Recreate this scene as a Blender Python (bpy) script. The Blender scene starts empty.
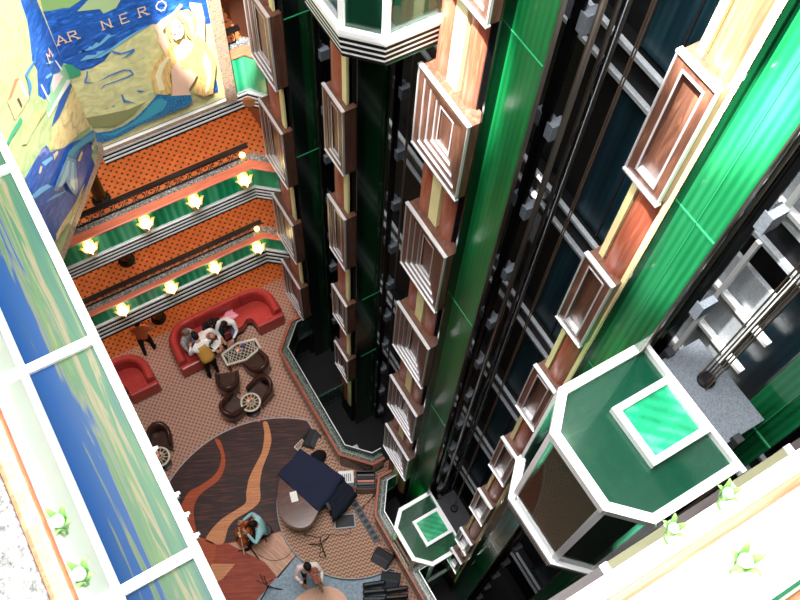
import bpy, bmesh, math, random
from mathutils import Vector, Matrix
random.seed(7)
PI = math.pi
COL = bpy.context.scene.collection
sc = bpy.context.scene
sc.view_settings.view_transform = 'Standard'
sc.view_settings.look = 'None'
sc.view_settings.gamma = 1.0
sc.view_settings.exposure = 0.0
sc.view_settings.use_curve_mapping = False

# ------------------------------------------------------------------ materials
def lin(c):
    return tuple(((x / 255) / 12.92 if x / 255 <= 0.04045 else ((x / 255 + 0.055) / 1.055) ** 2.4) for x in c) + (1.0,)

class NT:
    def __init__(self, name):
        self.m = bpy.data.materials.new(name); self.m.use_nodes = True
        self.t = self.m.node_tree; self.n = self.t.nodes
        self.b = self.n['Principled BSDF']; self.out = self.n['Material Output']
    def node(self, kind, **kw):
        nd = self.n.new(kind)
        for k, v in kw.items(): setattr(nd, k, v)
        return nd
    def link(self, a, b): self.t.links.new(a, b)
    def coords(self, scale=(1, 1, 1), rot=(0, 0, 0)):
        tc = self.node('ShaderNodeTexCoord'); mp = self.node('ShaderNodeMapping')
        mp.inputs['Scale'].default_value = scale; mp.inputs['Rotation'].default_value = rot
        self.link(tc.outputs['Object'], mp.inputs['Vector']); return mp.outputs['Vector']
    def ramp(self, fac, stops, interp='LINEAR'):
        r = self.node('ShaderNodeValToRGB'); r.color_ramp.interpolation = interp
        e = r.color_ramp.elements
        while len(e) < len(stops): e.new(0.5)
        for i, (p, c) in enumerate(stops):
            e[i].position = p; e[i].color = c if len(c) == 4 else lin(c)
        self.link(fac, r.inputs['Fac']); return r.outputs['Color']
    def set(self, rough=0.5, metal=0.0, coat=0.0, spec=0.5, alpha=1.0):
        b = self.b.inputs
        b['Roughness'].default_value = rough; b['Metallic'].default_value = metal
        b['Coat Weight'].default_value = coat; b['Specular IOR Level'].default_value = spec
        b['Alpha'].default_value = alpha
        return self

def plain(name, c, rough=0.5, metal=0.0, coat=0.0, spec=0.22, alpha=1.0, var=0.0, vs=8.0):
    n = NT(name).set(rough, metal, coat, spec, alpha)
    if var > 0:
        v = n.coords((vs, vs, vs)); t = n.node('ShaderNodeTexNoise'); t.inputs['Detail'].default_value = 4
        n.link(v, t.inputs['Vector'])
        d = tuple(max(0, x * (1 - var)) for x in c); l = tuple(min(255, x * (1 + var)) for x in c)
        n.link(n.ramp(t.outputs['Fac'], [(0.3, d), (0.7, l)]), n.b.inputs['Base Color'])
    else:
        n.b.inputs['Base Color'].default_value = lin(c)
    return n.m

def wood(name, dark, mid, light, scale=(14, 14, 1.2), rough=0.4, coat=0.0, rot=(0, 0, 0)):
    n = NT(name).set(rough, 0, coat)
    v = n.coords(scale, rot)
    t = n.node('ShaderNodeTexNoise'); t.inputs['Scale'].default_value = 2.0
    t.inputs['Detail'].default_value = 6; t.inputs['Roughness'].default_value = 0.65; t.inputs['Distortion'].default_value = 0.8
    n.link(v, t.inputs['Vector'])
    n.link(n.ramp(t.outputs['Fac'], [(0.25, dark), (0.5, mid), (0.75, light)]), n.b.inputs['Base Color'])
    return n.m

def planks(name, dark, mid, light, rot=0.45, pl=(1.6, 14), rough=0.5):
    n = NT(name).set(rough, 0, 0.0, 0.25)
    v = n.coords((1, 1, 1), (0, 0, rot))
    br = n.node('ShaderNodeTexBrick'); br.offset = 0.43
    br.inputs['Scale'].default_value = 1.0; br.inputs['Brick Width'].default_value = 0.62
    br.inputs['Row Height'].default_value = 0.075; br.inputs['Mortar Size'].default_value = 0.002
    br.inputs['Color1'].default_value = lin(dark); br.inputs['Color2'].default_value = lin(mid)
    br.inputs['Mortar'].default_value = lin(tuple(x * .6 for x in dark)); br.inputs['Bias'].default_value = -0.25
    n.link(v, br.inputs['Vector'])
    t = n.node('ShaderNodeTexNoise'); t.inputs['Scale'].default_value = 1.0; t.inputs['Detail'].default_value = 5
    mp = n.node('ShaderNodeMapping'); mp.inputs['Scale'].default_value = (2.0, 22, 1); n.link(v, mp.inputs['Vector'])
    n.link(mp.outputs['Vector'], t.inputs['Vector'])
    mx = n.node('ShaderNodeMixRGB'); mx.blend_type = 'MIX'
    f = n.ramp(t.outputs['Fac'], [(0.48, (0, 0, 0)), (0.74, (190, 190, 190))])
    n.link(f, mx.inputs['Fac']); n.link(br.outputs['Color'], mx.inputs['Color1']); mx.inputs['Color2'].default_value = lin(light)
    n.link(mx.outputs['Color'], n.b.inputs['Base Color'])
    return n.m

def carpet(name, base, base2, dot, pitch, rad, rot=0.785, dot2=None):
    n = NT(name).set(0.95, 0, 0, 0.1)
    s = 1.0 / pitch
    v = n.coords((s, s, s), (0, 0, rot))
    vo = n.node('ShaderNodeTexVoronoi'); vo.inputs['Scale'].default_value = 1.0; vo.inputs['Randomness'].default_value = 0.0
    vo.voronoi_dimensions = '2D'
    n.link(v, vo.inputs['Vector'])
    no = n.node('ShaderNodeTexNoise'); no.inputs['Scale'].default_value = 0.8; no.inputs['Detail'].default_value = 5
    n.link(v, no.inputs['Vector'])
    bc = n.ramp(no.outputs['Fac'], [(0.3, base), (0.7, base2)])
    f = n.ramp(vo.outputs['Distance'], [(rad * 0.8, (255, 255, 255)), (rad * 1.15, (0, 0, 0))])
    mx = n.node('ShaderNodeMixRGB'); n.link(f, mx.inputs['Fac']); n.link(bc, mx.inputs['Color1'])
    mx.inputs['Color2'].default_value = lin(dot)
    o = mx.outputs['Color']
    if dot2:
        f2 = n.ramp(vo.outputs['Distance'], [(0.55, (0, 0, 0)), (0.66, (255, 255, 255))])
        m2 = n.node('ShaderNodeMixRGB'); n.link(f2, m2.inputs['Fac']); n.link(o, m2.inputs['Color1'])
        m2.inputs['Color2'].default_value = lin(dot2); o = m2.outputs['Color']
    n.link(o, n.b.inputs['Base Color'])
    return n.m

def chevron(name, a, b, c):
    n = NT(name).set(0.95, 0, 0, 0.1)
    v = n.coords((1, 1, 1), (0, 0, 0.25))
    w = n.node('ShaderNodeTexWave'); w.wave_type = 'BANDS'; w.bands_direction = 'Y'; w.wave_profile = 'TRI'
    w.inputs['Scale'].default_value = 3.6; w.inputs['Distortion'].default_value = 0
    sp = n.node('ShaderNodeSeparateXYZ'); n.link(v, sp.inputs[0])
    pp = n.node('ShaderNodeMath', operation='PINGPONG'); pp.inputs[1].default_value = 0.05; n.link(sp.outputs[0], pp.inputs[0])
    ad = n.node('ShaderNodeMath', operation='ADD'); n.link(sp.outputs[1], ad.inputs[0]); n.link(pp.outputs[0], ad.inputs[1])
    cb = n.node('ShaderNodeCombineXYZ'); n.link(ad.outputs[0], cb.inputs[1]); n.link(cb.outputs[0], w.inputs['Vector'])
    n.link(n.ramp(w.outputs['Fac'], [(0.15, a), (0.4, b), (0.75, c)]), n.b.inputs['Base Color'])
    return n.m

def granite(name, a, b, c, s=26, rough=0.2):
    n = NT(name).set(rough, 0, 0.0)
    v = n.coords((s, s, s)); t = n.node('ShaderNodeTexNoise'); t.inputs['Scale'].default_value = 1.0
    t.inputs['Detail'].default_value = 8; t.inputs['Roughness'].default_value = 0.8
    n.link(v, t.inputs['Vector'])
    n.link(n.ramp(t.outputs['Fac'], [(0.36, a), (0.5, b), (0.64, c)]), n.b.inputs['Base Color'])
    return n.m

def glass(name, tint, tr=0.6, rough=0.05, diffuse=None, gloss=0.9):
    """thin tinted pane: part clear, part coloured body, mirror-like at grazing angles"""
    n = NT(name); n.n.remove(n.b)
    tp = n.node('ShaderNodeBsdfTransparent'); tp.inputs[0].default_value = lin(tint)
    df = n.node('ShaderNodeBsdfPrincipled'); df.inputs['Base Color'].default_value = lin(diffuse or tint)
    df.inputs['Roughness'].default_value = 0.25
    gl = n.node('ShaderNodeBsdfGlossy'); gl.inputs['Roughness'].default_value = rough; gl.inputs[0].default_value = (gloss, gloss, gloss, 1)
    m1 = n.node('ShaderNodeMixShader'); m1.inputs[0].default_value = 1 - tr
    n.link(tp.outputs[0], m1.inputs[1]); n.link(df.outputs[0], m1.inputs[2])
    lw = n.node('ShaderNodeFresnel'); lw.inputs['IOR'].default_value = 1.45
    m2 = n.node('ShaderNodeMixShader'); n.link(lw.outputs[0], m2.inputs[0])
    n.link(m1.outputs[0], m2.inputs[1]); n.link(gl.outputs[0], m2.inputs[2])
    n.link(m2.outputs[0], n.out.inputs['Surface'])
    return n.m

def ribbed_green(name, dark, mid, light, freq, rough=0.12, coat=0.3):
    """glossy green screen with fine vertical ribs and a few marks"""
    n = NT(name).set(rough, 0.0, coat, 0.6)
    tc = n.node('ShaderNodeTexCoord'); sp = n.node('ShaderNodeSeparateXYZ'); n.link(tc.outputs['Object'], sp.inputs[0])
    ad = n.node('ShaderNodeMath', operation='ADD'); n.link(sp.outputs[0], ad.inputs[0]); n.link(sp.outputs[1], ad.inputs[1])
    mu = n.node('ShaderNodeMath', operation='MULTIPLY'); mu.inputs[1].default_value = freq; n.link(ad.outputs[0], mu.inputs[0])
    si = n.node('ShaderNodeMath', operation='SINE'); n.link(mu.outputs[0], si.inputs[0])
    mr = n.node('ShaderNodeMapRange'); mr.inputs[1].default_value = -1; mr.inputs[2].default_value = 1; n.link(si.outputs[0], mr.inputs[0])
    v = n.coords((3, 3, 0.35)); t = n.node('ShaderNodeTexNoise'); t.inputs['Scale'].default_value = 1.0; t.inputs['Detail'].default_value = 6
    n.link(v, t.inputs['Vector'])
    m = n.node('ShaderNodeMath', operation='MULTIPLY'); n.link(mr.outputs[0], m.inputs[0]); m.inputs[1].default_value = 0.13
    a2 = n.node('ShaderNodeMath', operation='ADD'); n.link(m.outputs[0], a2.inputs[0]); n.link(t.outputs['Fac'], a2.inputs[1])
    n.link(n.ramp(a2.outputs[0], [(0.30, dark), (0.55, mid), (0.85, light)]), n.b.inputs['Base Color'])
    return n.m

def glow(name, c, strength):
    n = NT(name); e = n.b.inputs
    e['Base Color'].default_value = lin(c); e['Emission Color'].default_value = lin(c); e['Emission Strength'].default_value = strength
    return n.m

M = {}
M['carpet'] = carpet('carpet_rose_brown', (172, 134, 117), (182, 143, 126), (124, 88, 76), 0.088, 0.27, dot2=(196, 160, 144))
M['carpet_orange'] = carpet('carpet_orange', (184, 102, 56), (202, 120, 70), (78, 66, 42), 0.125, 0.23)
M['carpet_stage'] = chevron('carpet_chevron', (120, 86, 74), (170, 130, 110), (192, 156, 134))
M['floor_dark'] = planks('plank_walnut', (42, 26, 27), (60, 36, 34), (124, 66, 46))
M['floor_red'] = planks('plank_red', (142, 50, 30), (164, 68, 40), (186, 94, 54))
M['floor_rust'] = planks('plank_rust', (160, 68, 34), (178, 82, 44), (196, 100, 56))
M['floor_tan'] = planks('plank_tan', (196, 126, 82), (210, 140, 92), (226, 164, 112), rough=0.4)
M['floor_pale'] = planks('plank_pale', (190, 142, 120), (206, 162, 138), (226, 192, 168), rot=1.2)
M['floor_grey'] = plain('floor_slate', (132, 150, 166), 0.5, var=0.12, vs=3)
M['floor_pink'] = plain('floor_pink', (226, 172, 150), 0.5, var=0.06)
M['column_wood'] = wood('column_wood', (128, 60, 42), (156, 80, 58), (186, 118, 92), (16, 16, 0.9), 0.45)
M['box_wood'] = wood('box_wood', (52, 32, 26), (84, 54, 42), (118, 82, 64), (9, 9, 1.2), 0.35)
M['rail_wood'] = wood('rail_wood', (176, 84, 58), (200, 108, 78), (220, 136, 104), (1.2, 14, 14), 0.35)
M['panel_cream'] = plain('panel_cream', (92, 92, 70), 0.5)
M['panel_dark'] = wood('panel_dark', (20, 14, 14), (30, 20, 20), (42, 30, 28), (2, 20, 20), 0.5)
M['rail_wood_dark'] = wood('rail_wood_dark', (116, 52, 34), (146, 70, 46), (168, 92, 66), (1.2, 14, 14), 0.4)
M['cream'] = plain('cream_strip', (226, 214, 160), 0.5)
M['silver'] = plain('silver_trim', (214, 214, 218), 0.3, 0.6)
M['white_metal'] = plain('white_metal', (234, 236, 238), 0.35, 0.2)
M['steel'] = plain('steel_tube', (120, 112, 104), 0.3, 0.9)
M['rope'] = plain('rope_steel', (92, 78, 66), 0.5, 0.6)
M['black'] = plain('black_paint', (16, 16, 18), 0.4, var=0.2)
M['black_gloss'] = plain('black_gloss', (8, 8, 9), 0.15)
M['black_matte'] = plain('black_matte', (9, 8, 10), 0.6, spec=0.2)
M['dark_grey'] = plain('dark_grey', (44, 46, 50), 0.5, var=0.15)
M['mid_grey'] = plain('mid_grey', (92, 98, 106), 0.55, var=0.15, vs=14)
M['light_grey'] = plain('light_grey', (160, 166, 172), 0.5, var=0.08)
M['shaft'] = plain('shaft_wall', (22, 22, 25), 0.6, var=0.25, vs=2)
M['louver'] = ribbed_green('louver_blue', (10, 26, 34), (18, 48, 60), (34, 84, 96), 70, 0.35, 0)
M['green_dark'] = ribbed_green('green_dark', (3, 10, 6), (4, 15, 9), (6, 26, 14), 60, 0.15, 0.1)
M['green_shaded'] = ribbed_green('green_shaded', (3, 26, 12), (5, 44, 20), (10, 70, 34), 90, 0.15, 0.1)  # screen green with the dimness of the far shafts put into its colour
M['green_rib'] = ribbed_green('green_ribbed', (5, 58, 28), (10, 96, 48), (26, 136, 74), 90, 0.28, 0.0)
M['green_lit'] = ribbed_green('green_lit', (10, 66, 36), (18, 100, 58), (46, 140, 90), 90, 0.14, 0.15)  # same screen green, lightened to carry the stronger light near the top
M['green_pane'] = ribbed_green('green_pane', (10, 120, 80), (28, 168, 116), (120, 220, 170), 40, 0.2, 0)
M['green_edge'] = plain('green_edge', (40, 130, 84), 0.2)
M['teal_glass'] = glass('teal_glass', (60, 190, 140), 0.55, 0.04, (8, 84, 62), 0.25)
M['car_glass'] = glass('car_glass', (170, 225, 205), 0.86, 0.03, (40, 120, 90))
M['clear_glass'] = glass('clear_glass', (190, 225, 212), 0.9, 0.03, (120, 160, 150))
M['frost_glass'] = glass('frost_glass', (235, 245, 240), 0.15, 0.1, (230, 240, 236))
M['granite'] = granite('granite', (40, 44, 46), (110, 112, 110), (188, 190, 186))
M['granite_dark'] = granite('granite_dark', (24, 40, 36), (60, 84, 78), (150, 165, 158))
M['marble_green'] = granite('marble_green', (8, 14, 10), (22, 34, 24), (50, 64, 48), 6)
M['iron'] = plain('scroll_iron', (26, 22, 20), 0.4, 0.4)
M['wall_plain'] = plain('wall_plain', (120, 74, 52), 0.7, var=0.08)
M['wall_white'] = plain('wall_white', (226, 222, 214), 0.7)
M['slab'] = plain('slab_ceiling', (170, 110, 70), 0.6)
M['red_leather'] = plain('red_leather', (168, 56, 52), 0.36, var=0.10, vs=6, coat=0.15)
M['red_seam'] = plain('red_seam', (112, 18, 20), 0.5)
M['brown_leather'] = plain('brown_leather', (58, 36, 30), 0.3, var=0.2, vs=8, coat=0.06)
M['dark_wood'] = wood('dark_wood', (30, 18, 14), (52, 32, 24), (78, 50, 38), (10, 10, 2), 0.3)
M['rosewood'] = wood('rosewood', (44, 18, 12), (82, 42, 28), (120, 70, 48), (2.0, 14, 4), 0.15, 0.0)
M['navy'] = plain('navy_cloth', (34, 40, 62), 0.9, var=0.12, vs=20)
M['navy_dark'] = plain('navy_cloth_dark', (24, 27, 42), 0.9, var=0.12, vs=20)
M['paper'] = plain('paper', (240, 238, 230), 0.8)
M['table_frame'] = plain('table_frame', (200, 192, 176), 0.4)
M['lattice'] = plain('lattice_dark', (56, 44, 40), 0.3)
M['lattice_pale'] = plain('lattice_pale', (226, 210, 170), 0.4)
M['flower_pink'] = plain('flower_pink', (236, 150, 140), 0.6)
M['flower_orange'] = plain('flower_orange', (232, 120, 50), 0.6)
M['flower_red'] = plain('flower_red', (226, 70, 36), 0.6)
M['flower_blue'] = plain('flower_blue', (60, 80, 170), 0.6)
M['skin'] = plain('skin', (190, 132, 104), 0.55)
M['skin_dark'] = plain('skin_brown', (132, 84, 62), 0.55)
M['hair_dark'] = plain('hair_dark', (26, 20, 18), 0.6, var=0.3, vs=40)
M['hair_grey'] = plain('hair_grey', (112, 100, 90), 0.7, var=0.2, vs=40)
M['eye'] = plain('eye', (20, 16, 14), 0.2)
M['lip'] = plain('lip', (160, 80, 72), 0.5)
M['shirt_white'] = plain('shirt_white', (232, 230, 232), 0.8)
M['shirt_pink'] = plain('shirt_pink', (238, 220, 218), 0.8)
M['shirt_blue'] = plain('shirt_blue', (164, 212, 222), 0.8)
M['top_orange'] = plain('top_orange', (196, 104, 56), 0.8)
M['vest'] = plain('vest_gold', (190, 140, 66), 0.7)
M['black_cloth'] = plain('black_cloth', (20, 19, 22), 0.9)
M['jeans'] = plain('jeans', (86, 96, 128), 0.9, var=0.12)
M['print_cloth'] = granite('print_cloth', (50, 50, 54), (150, 150, 150), (220, 220, 218), 18, 0.8)
M['shoe'] = plain('shoe', (24, 20, 18), 0.4)
M['pink_cloth'] = plain('pink_cloth', (238, 160, 178), 0.9, var=0.06)
M['cello'] = wood('cello_wood', (150, 66, 22), (190, 94, 36), (214, 124, 60), (6, 6, 2), 0.4, 0.0)
M['violin'] = wood('violin_wood', (110, 46, 22), (140, 64, 30), (170, 90, 50), (12, 12, 4), 0.7, 0.0)
M['lamp_glow'] = glow('lamp_glow', (255, 232, 180), 14.0)
M['lamp_petal'] = plain('lamp_petal', (226, 196, 110), 0.35)
M['leaf_green'] = plain('leaf_glass_green', (120, 190, 90), 0.3)
M['globe_glow'] = glow('globe_glow', (255, 196, 110), 6.0)
M['mirror'] = plain('mirror', (190, 200, 206), 0.08, 0.9)

# ------------------------------------------------------------------ mesh builder
class MB:
    def __init__(self): self.v = []; self.f = []; self.mi = []; self.m = 0
    def mat(self, i): self.m = i; return self
    def add(self, vs, fs):
        k = len(self.v); self.v += [tuple(p) for p in vs]
        self.f += [tuple(i + k for i in f) for f in fs]; self.mi += [self.m] * len(fs); return self
    def box(self, x0, x1, y0, y1, z0, z1):
        if x0 > x1: x0, x1 = x1, x0
        if y0 > y1: y0, y1 = y1, y0
        if z0 > z1: z0, z1 = z1, z0
        return self.add([(x0,y0,z0),(x1,y0,z0),(x1,y1,z0),(x0,y1,z0),(x0,y0,z1),(x1,y0,z1),(x1,y1,z1),(x0,y1,z1)],
                        [(3,2,1,0),(4,5,6,7),(0,1,5,4),(1,2,6,5),(2,3,7,6),(3,0,4,7)])
    def obox(self, c, s, rz=0, rx=0, ry=0):
        R = Matrix.Rotation(rz, 3, 'Z') @ Matrix.Rotation(rx, 3, 'X') @ Matrix.Rotation(ry, 3, 'Y')
        vs = []
        for z in (-.5, .5):
            for x, y in ((-.5,-.5),(.5,-.5),(.5,.5),(-.5,.5)):
                vs.append(Vector(c) + R @ Vector((x*s[0], y*s[1], z*s[2])))
        return self.add(vs, [(3,2,1,0),(4,5,6,7),(0,1,5,4),(1,2,6,5),(2,3,7,6),(3,0,4,7)])
    def prism(self, poly, z0, z1):
        n = len(poly)
        a = sum(poly[i][0]*poly[(i+1)%n][1]-poly[(i+1)%n][0]*poly[i][1] for i in range(n))
        if a < 0: poly = poly[::-1]
        vs = [(x, y, z0) for x, y in poly] + [(x, y, z1) for x, y in poly]
        fs = [tuple(range(n))[::-1], tuple(range(n, 2*n))] + [(i, (i+1)%n, n+(i+1)%n, n+i) for i in range(n)]
        return self.add(vs, fs)
    def tube(self, pts, r, n=8, caps=True):
        pts = [Vector(p) for p in pts]; rs = r if isinstance(r, (list, tuple)) else [r]*len(pts)
        up = None; vs = []
        for i, p in enumerate(pts):
            d = (pts[min(i+1, len(pts)-1)] - pts[max(i-1, 0)]).normalized()
            if up is None: up = Vector((0,0,1)) if abs(d.z) < .9 else Vector((1,0,0))
            a = d.cross(up).normalized(); b = a.cross(d).normalized(); up = b
            for k in range(n):
                t = 2*PI*k/n; vs.append(p + (a*math.cos(t) + b*math.sin(t))*rs[i])
        fs = []
        for i in range(len(pts)-1):
            for k in range(n):
                fs.append((i*n+k, i*n+(k+1)%n, (i+1)*n+(k+1)%n, (i+1)*n+k))
        if caps: fs += [tuple(range(n))[::-1], tuple(range((len(pts)-1)*n, len(pts)*n))]
        return self.add(vs, fs)
    def lathe(self, prof, c=(0,0,0), n=16, sx=1, sy=1):
        vs = []; fs = []
        for r, z in prof:
            for k in range(n):
                t = 2*PI*k/n; vs.append((c[0]+r*sx*math.cos(t), c[1]+r*sy*math.sin(t), c[2]+z))
        for i in range(len(prof)-1):
            for k in range(n):
                fs.append((i*n+k, i*n+(k+1)%n, (i+1)*n+(k+1)%n, (i+1)*n+k))
        fs += [tuple(range(n))[::-1], tuple(range((len(prof)-1)*n, len(prof)*n))]
        return self.add(vs, fs)
    def ball(self, c, s, n=12, m=8):
        prof = [(math.sin(PI*i/m), -math.cos(PI*i/m)) for i in range(m+1)]
        prof[0] = (0.02, -1); prof[-1] = (0.02, 1)
        if not isinstance(s, (list, tuple)): s = (s, s, s)
        vs = []; fs = []
        for r, z in prof:
            for k in range(n):
                t = 2*PI*k/n; vs.append((c[0]+r*s[0]*math.cos(t), c[1]+r*s[1]*math.sin(t), c[2]+z*s[2]))
        for i in range(m):
            for k in range(n): fs.append((i*n+k, i*n+(k+1)%n, (i+1)*n+(k+1)%n, (i+1)*n+k))
        fs += [tuple(range(n))[::-1], tuple(range(m*n, (m+1)*n))]
        return self.add(vs, fs)
    def band(self, path, o0, o1, z0, z1, closed=False, prof=None):
        """rectangular (or given) section swept along a plan path; offsets go to the LEFT of the path"""
        n = len(path); P = [Vector((p[0], p[1])) for p in path]; nor = []
        for i in range(n):
            a = P[i]-P[i-1] if (i > 0 or closed) else None
            b = P[(i+1)%n]-P[i] if (i < n-1 or closed) else None
            ns = [Vector((-d.y, d.x)).normalized() for d in (a, b) if d is not None]
            if len(ns) == 2:
                s = (ns[0]+ns[1]); s.normalize(); s = s / max(.3, s.dot(ns[0]))
            else: s = ns[0]
            nor.append(s)
        prof = prof or [(o0,z0),(o1,z0),(o1,z1),(o0,z1)]
        k = len(prof)
        vs = [(P[i].x+nor[i].x*o, P[i].y+nor[i].y*o, z) for i in range(n) for o, z in prof]
        fs = []
        for i in range(n if closed else n-1):
            j = (i+1) % n
            for q in range(k): fs.append((i*k+q, j*k+q, j*k+(q+1)%k, i*k+(q+1)%k))
        if not closed: fs += [tuple(range(k))[::-1], tuple(range((n-1)*k, n*k))]
        return self.add(vs, fs)
    def grid(self, rows):
        """surface through rows of points"""
        n = len(rows[0]); vs = [p for r in rows for p in r]
        fs = [(i*n+j, i*n+j+1, (i+1)*n+j+1, (i+1)*n+j) for i in range(len(rows)-1) for j in range(n-1)]
        return self.add(vs, fs)
    def build(self, name, mats, parent=None, smooth=False, bevel=0.0, loc=None, rz=0.0, normals=True, solid=0.0, sub=0):
        me = bpy.data.meshes.new(name); me.from_pydata(self.v, [], self.f); me.update()
        for m in (mats if isinstance(mats, (list, tuple)) else [mats]): me.materials.append(M[m] if isinstance(m, str) else m)
        me.polygons.foreach_set('material_index', self.mi)
        if normals:
            bm = bmesh.new(); bm.from_mesh(me); bmesh.ops.recalc_face_normals(bm, faces=bm.faces); bm.to_mesh(me); bm.free()
        if smooth: me.polygons.foreach_set('use_smooth', [True]*len(me.polygons))
        o = bpy.data.objects.new(name, me); COL.objects.link(o)
        if parent is not None: o.parent = parent
        if loc: o.location = loc
        o.rotation_euler.z = rz
        if solid:
            s = o.modifiers.new('s', 'SOLIDIFY'); s.thickness = solid; s.offset = 0
        if bevel:
            b = o.modifiers.new('b', 'BEVEL'); b.width = bevel; b.segments = 2; b.limit_method = 'ANGLE'; b.angle_limit = 0.7
            if smooth: b.harden_normals = False
        if sub:
            s = o.modifiers.new('ss', 'SUBSURF'); s.levels = sub; s.render_levels = sub
        return o

def tag(o, label=None, cat=None, group=None, kind=None):
    if label: o['label'] = label
    if cat: o['category'] = cat
    if group: o['group'] = group
    if kind: o['kind'] = kind
    return o
def thing(name, label, cat, loc=(0,0,0), rz=0.0, group=None):
    o = bpy.data.objects.new(name, None); COL.objects.link(o); o.empty_display_size = .2
    o.location = loc; o.rotation_euler.z = rz
    return tag(o, label, cat, group)
def struct(name, mb, mats, **kw):
    o = mb.build(name, mats, **kw); o['kind'] = 'structure'; return o
def dup(o, loc=None, rz=None, label=None, parent=None):
    c = o.copy(); COL.objects.link(c)
    if parent is not None: c.parent = parent
    for ch in o.children: dup(ch, parent=c)
    if loc is not None: c.location = loc
    if rz is not None: c.rotation_euler.z = rz
    if label: c['label'] = label
    return c
def arc(cx, cy, r, a0, a1, n):
    return [(cx+r*math.cos(a0+(a1-a0)*i/n), cy+r*math.sin(a0+(a1-a0)*i/n)) for i in range(n+1)]
def smooth_poly(pts, closed=True, k=5):
    """Catmull-Rom through plan points"""
    out = []; n = len(pts)
    for i in range(n if closed else n-1):
        p = [Vector(pts[(i+d) % n]) if closed else Vector(pts[min(max(i+d, 0), n-1)]) for d in (-1,0,1,2)]
        for s in range(k):
            t = s/k
            q = .5*((2*p[1])+(p[2]-p[0])*t+(2*p[0]-5*p[1]+4*p[2]-p[3])*t*t+(3*p[1]-p[0]-3*p[2]+p[3])*t**3)
            out.append(tuple(q))
    if not closed: out.append(tuple(pts[-1]))
    return out

# ------------------------------------------------------------------ camera: high on the upper deck, tilted steeply down and rolled
cam = bpy.data.cameras.new('camera'); co = bpy.data.objects.new('camera', cam); COL.objects.link(co)
cam.sensor_width = 36; cam.lens = 879.29*36/800; cam.clip_start = 0.05; cam.clip_end = 200
right = Vector((0.85998725, -0.50822299, 0.04616621)); down = Vector((-0.43241148, -0.77375665, -0.46294811)); fwd = Vector((0.27100228, 0.37816668, -0.88518231))
R = Matrix((right, -down, -fwd)).transposed()
co.matrix_world = Matrix.Translation((0, 0, 21)) @ R.to_4x4()
sc.camera = co
# ================================================================== SETTING
# --- lounge floor with the two lift pits cut out of it
FL = [(-4,-3),(3.0,-3),(3.0,3.95),(3.45,4.66),(5.3,4.66),(5.3,5.28),(3.45,5.28),(2.99,5.8),(2.96,8.85),(3.4,9.4),(5.3,9.4),(5.3,13.6),(-4,13.6)]
struct('floor', MB().prism(FL, -0.25, 0.0), 'carpet')
BORD = [(-4,11.14),(4.6,11.14),(4.6,13.55),(-4,13.55)]
struct('floor_border', MB().prism(BORD, 0.0, 0.006), 'carpet_orange').name = 'floor'
struct('floor', MB().box(2.9,5.35,-3,9.5,-1.4,-1.2), 'black_matte')
pw = MB()
pw.band([(3.0,-3),(3.0,3.95),(3.45,4.66),(5.3,4.66)], 0.0, 0.05, -1.2, -0.01)
pw.band([(5.3,5.28),(3.45,5.28),(2.99,5.8),(2.96,8.85),(3.4,9.4),(5.3,9.4)], 0.0, 0.05, -1.2, -0.01)
struct('wall_pit', pw, 'shaft')
# --- dance floor: inlaid planks
def circ(cx, cy, r, n=64, a0=0, a1=2*PI): return arc(cx, cy, r, a0, a1, n)
SC, SR = (0.7, 4.95), 2.98
def clipx(poly, x1):
    return [(min(x, x1), y) for x, y in poly]
disc = clipx(circ(SC[0], SC[1], SR, 96)[:-1], 2.68)
struct('floor', MB().prism(disc, 0.0, 0.010), 'floor_red')
# walnut field: upper part of the disc above a slanted joint
dk = clipx([p for p in circ(SC[0], SC[1], SR-.03, 120, math.radians(2), math.radians(182))], 2.66)
dk = [p for p in dk] + [(-2.2, 6.0), (-.95, 5.72), (-.34, 5.42), (.25, 5.21), (.83, 5.06), (1.6, 4.8)]
struct('floor', MB().prism(dk, 0.010, 0.014), 'floor_dark')
in1 = [(.46,7.86),(.43,7.43),(.25,7.16),(.02,7.03),(-.35,6.98),(-.63,6.97),(-.94,6.75),(-1.5,6.3),(-1.6,5.6),(-1.3,5.1),(-.89,5.15),(-.62,5.5),(-.75,5.75),(-.87,5.95),(-.71,6.52),(-.42,6.78),(.04,6.86),(.3,7.02),(.48,7.3),(.56,7.75)]
struct('floor', MB().prism(smooth_poly(in1, True, 4), 0.014, 0.017), 'floor_rust')
in2 = [(1.68,7.66),(1.58,7.38),(1.33,7.01),(1.02,6.77),(.76,6.56),(.55,6.28),(.42,6.06),(.1,6.02),(-.25,5.99),(-.6,5.86),(-.76,5.7),(-.46,5.46),(-.2,5.72),(.05,5.83),(.45,5.85),(.75,5.95),(.92,6.3),(1.16,6.63),(1.5,6.95),(1.68,7.2),(1.78,7.6)]
struct('floor', MB().prism(smooth_poly(in2, True, 4), 0.014, 0.017), 'floor_tan')
pale = [(-.34,5.40),(.25,5.19),(.83,5.04),(1.1,4.5),(1.0,4.3),(.87,4.35),(.3,4.12),(.2,4.6)]
struct('floor', MB().prism(pale, 0.010, 0.015), 'floor_pale')
struct('floor', MB().prism([(-.41,4.9),(-1.01,5.27),(-1.45,5.25),(-1.25,4.78),(-.80,4.74)], 0.010, 0.015), 'floor_tan')
struct('floor', MB().prism([(.87,4.37),(.07,4.08),(-.33,3.93),(-.9,3.4),(-.6,2.6),(.5,1.98),(2.0,2.2),(2.66,2.75),(2.66,3.4),(1.5,4.0)], 0.010, 0.015), 'floor_grey')
struct('floor', MB().prism([(.7+.75*math.cos(t*PI/16), 2.95+.6*math.sin(t*PI/16)) for t in range(32)], 0.015, 0.018), 'floor_pink')
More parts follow.
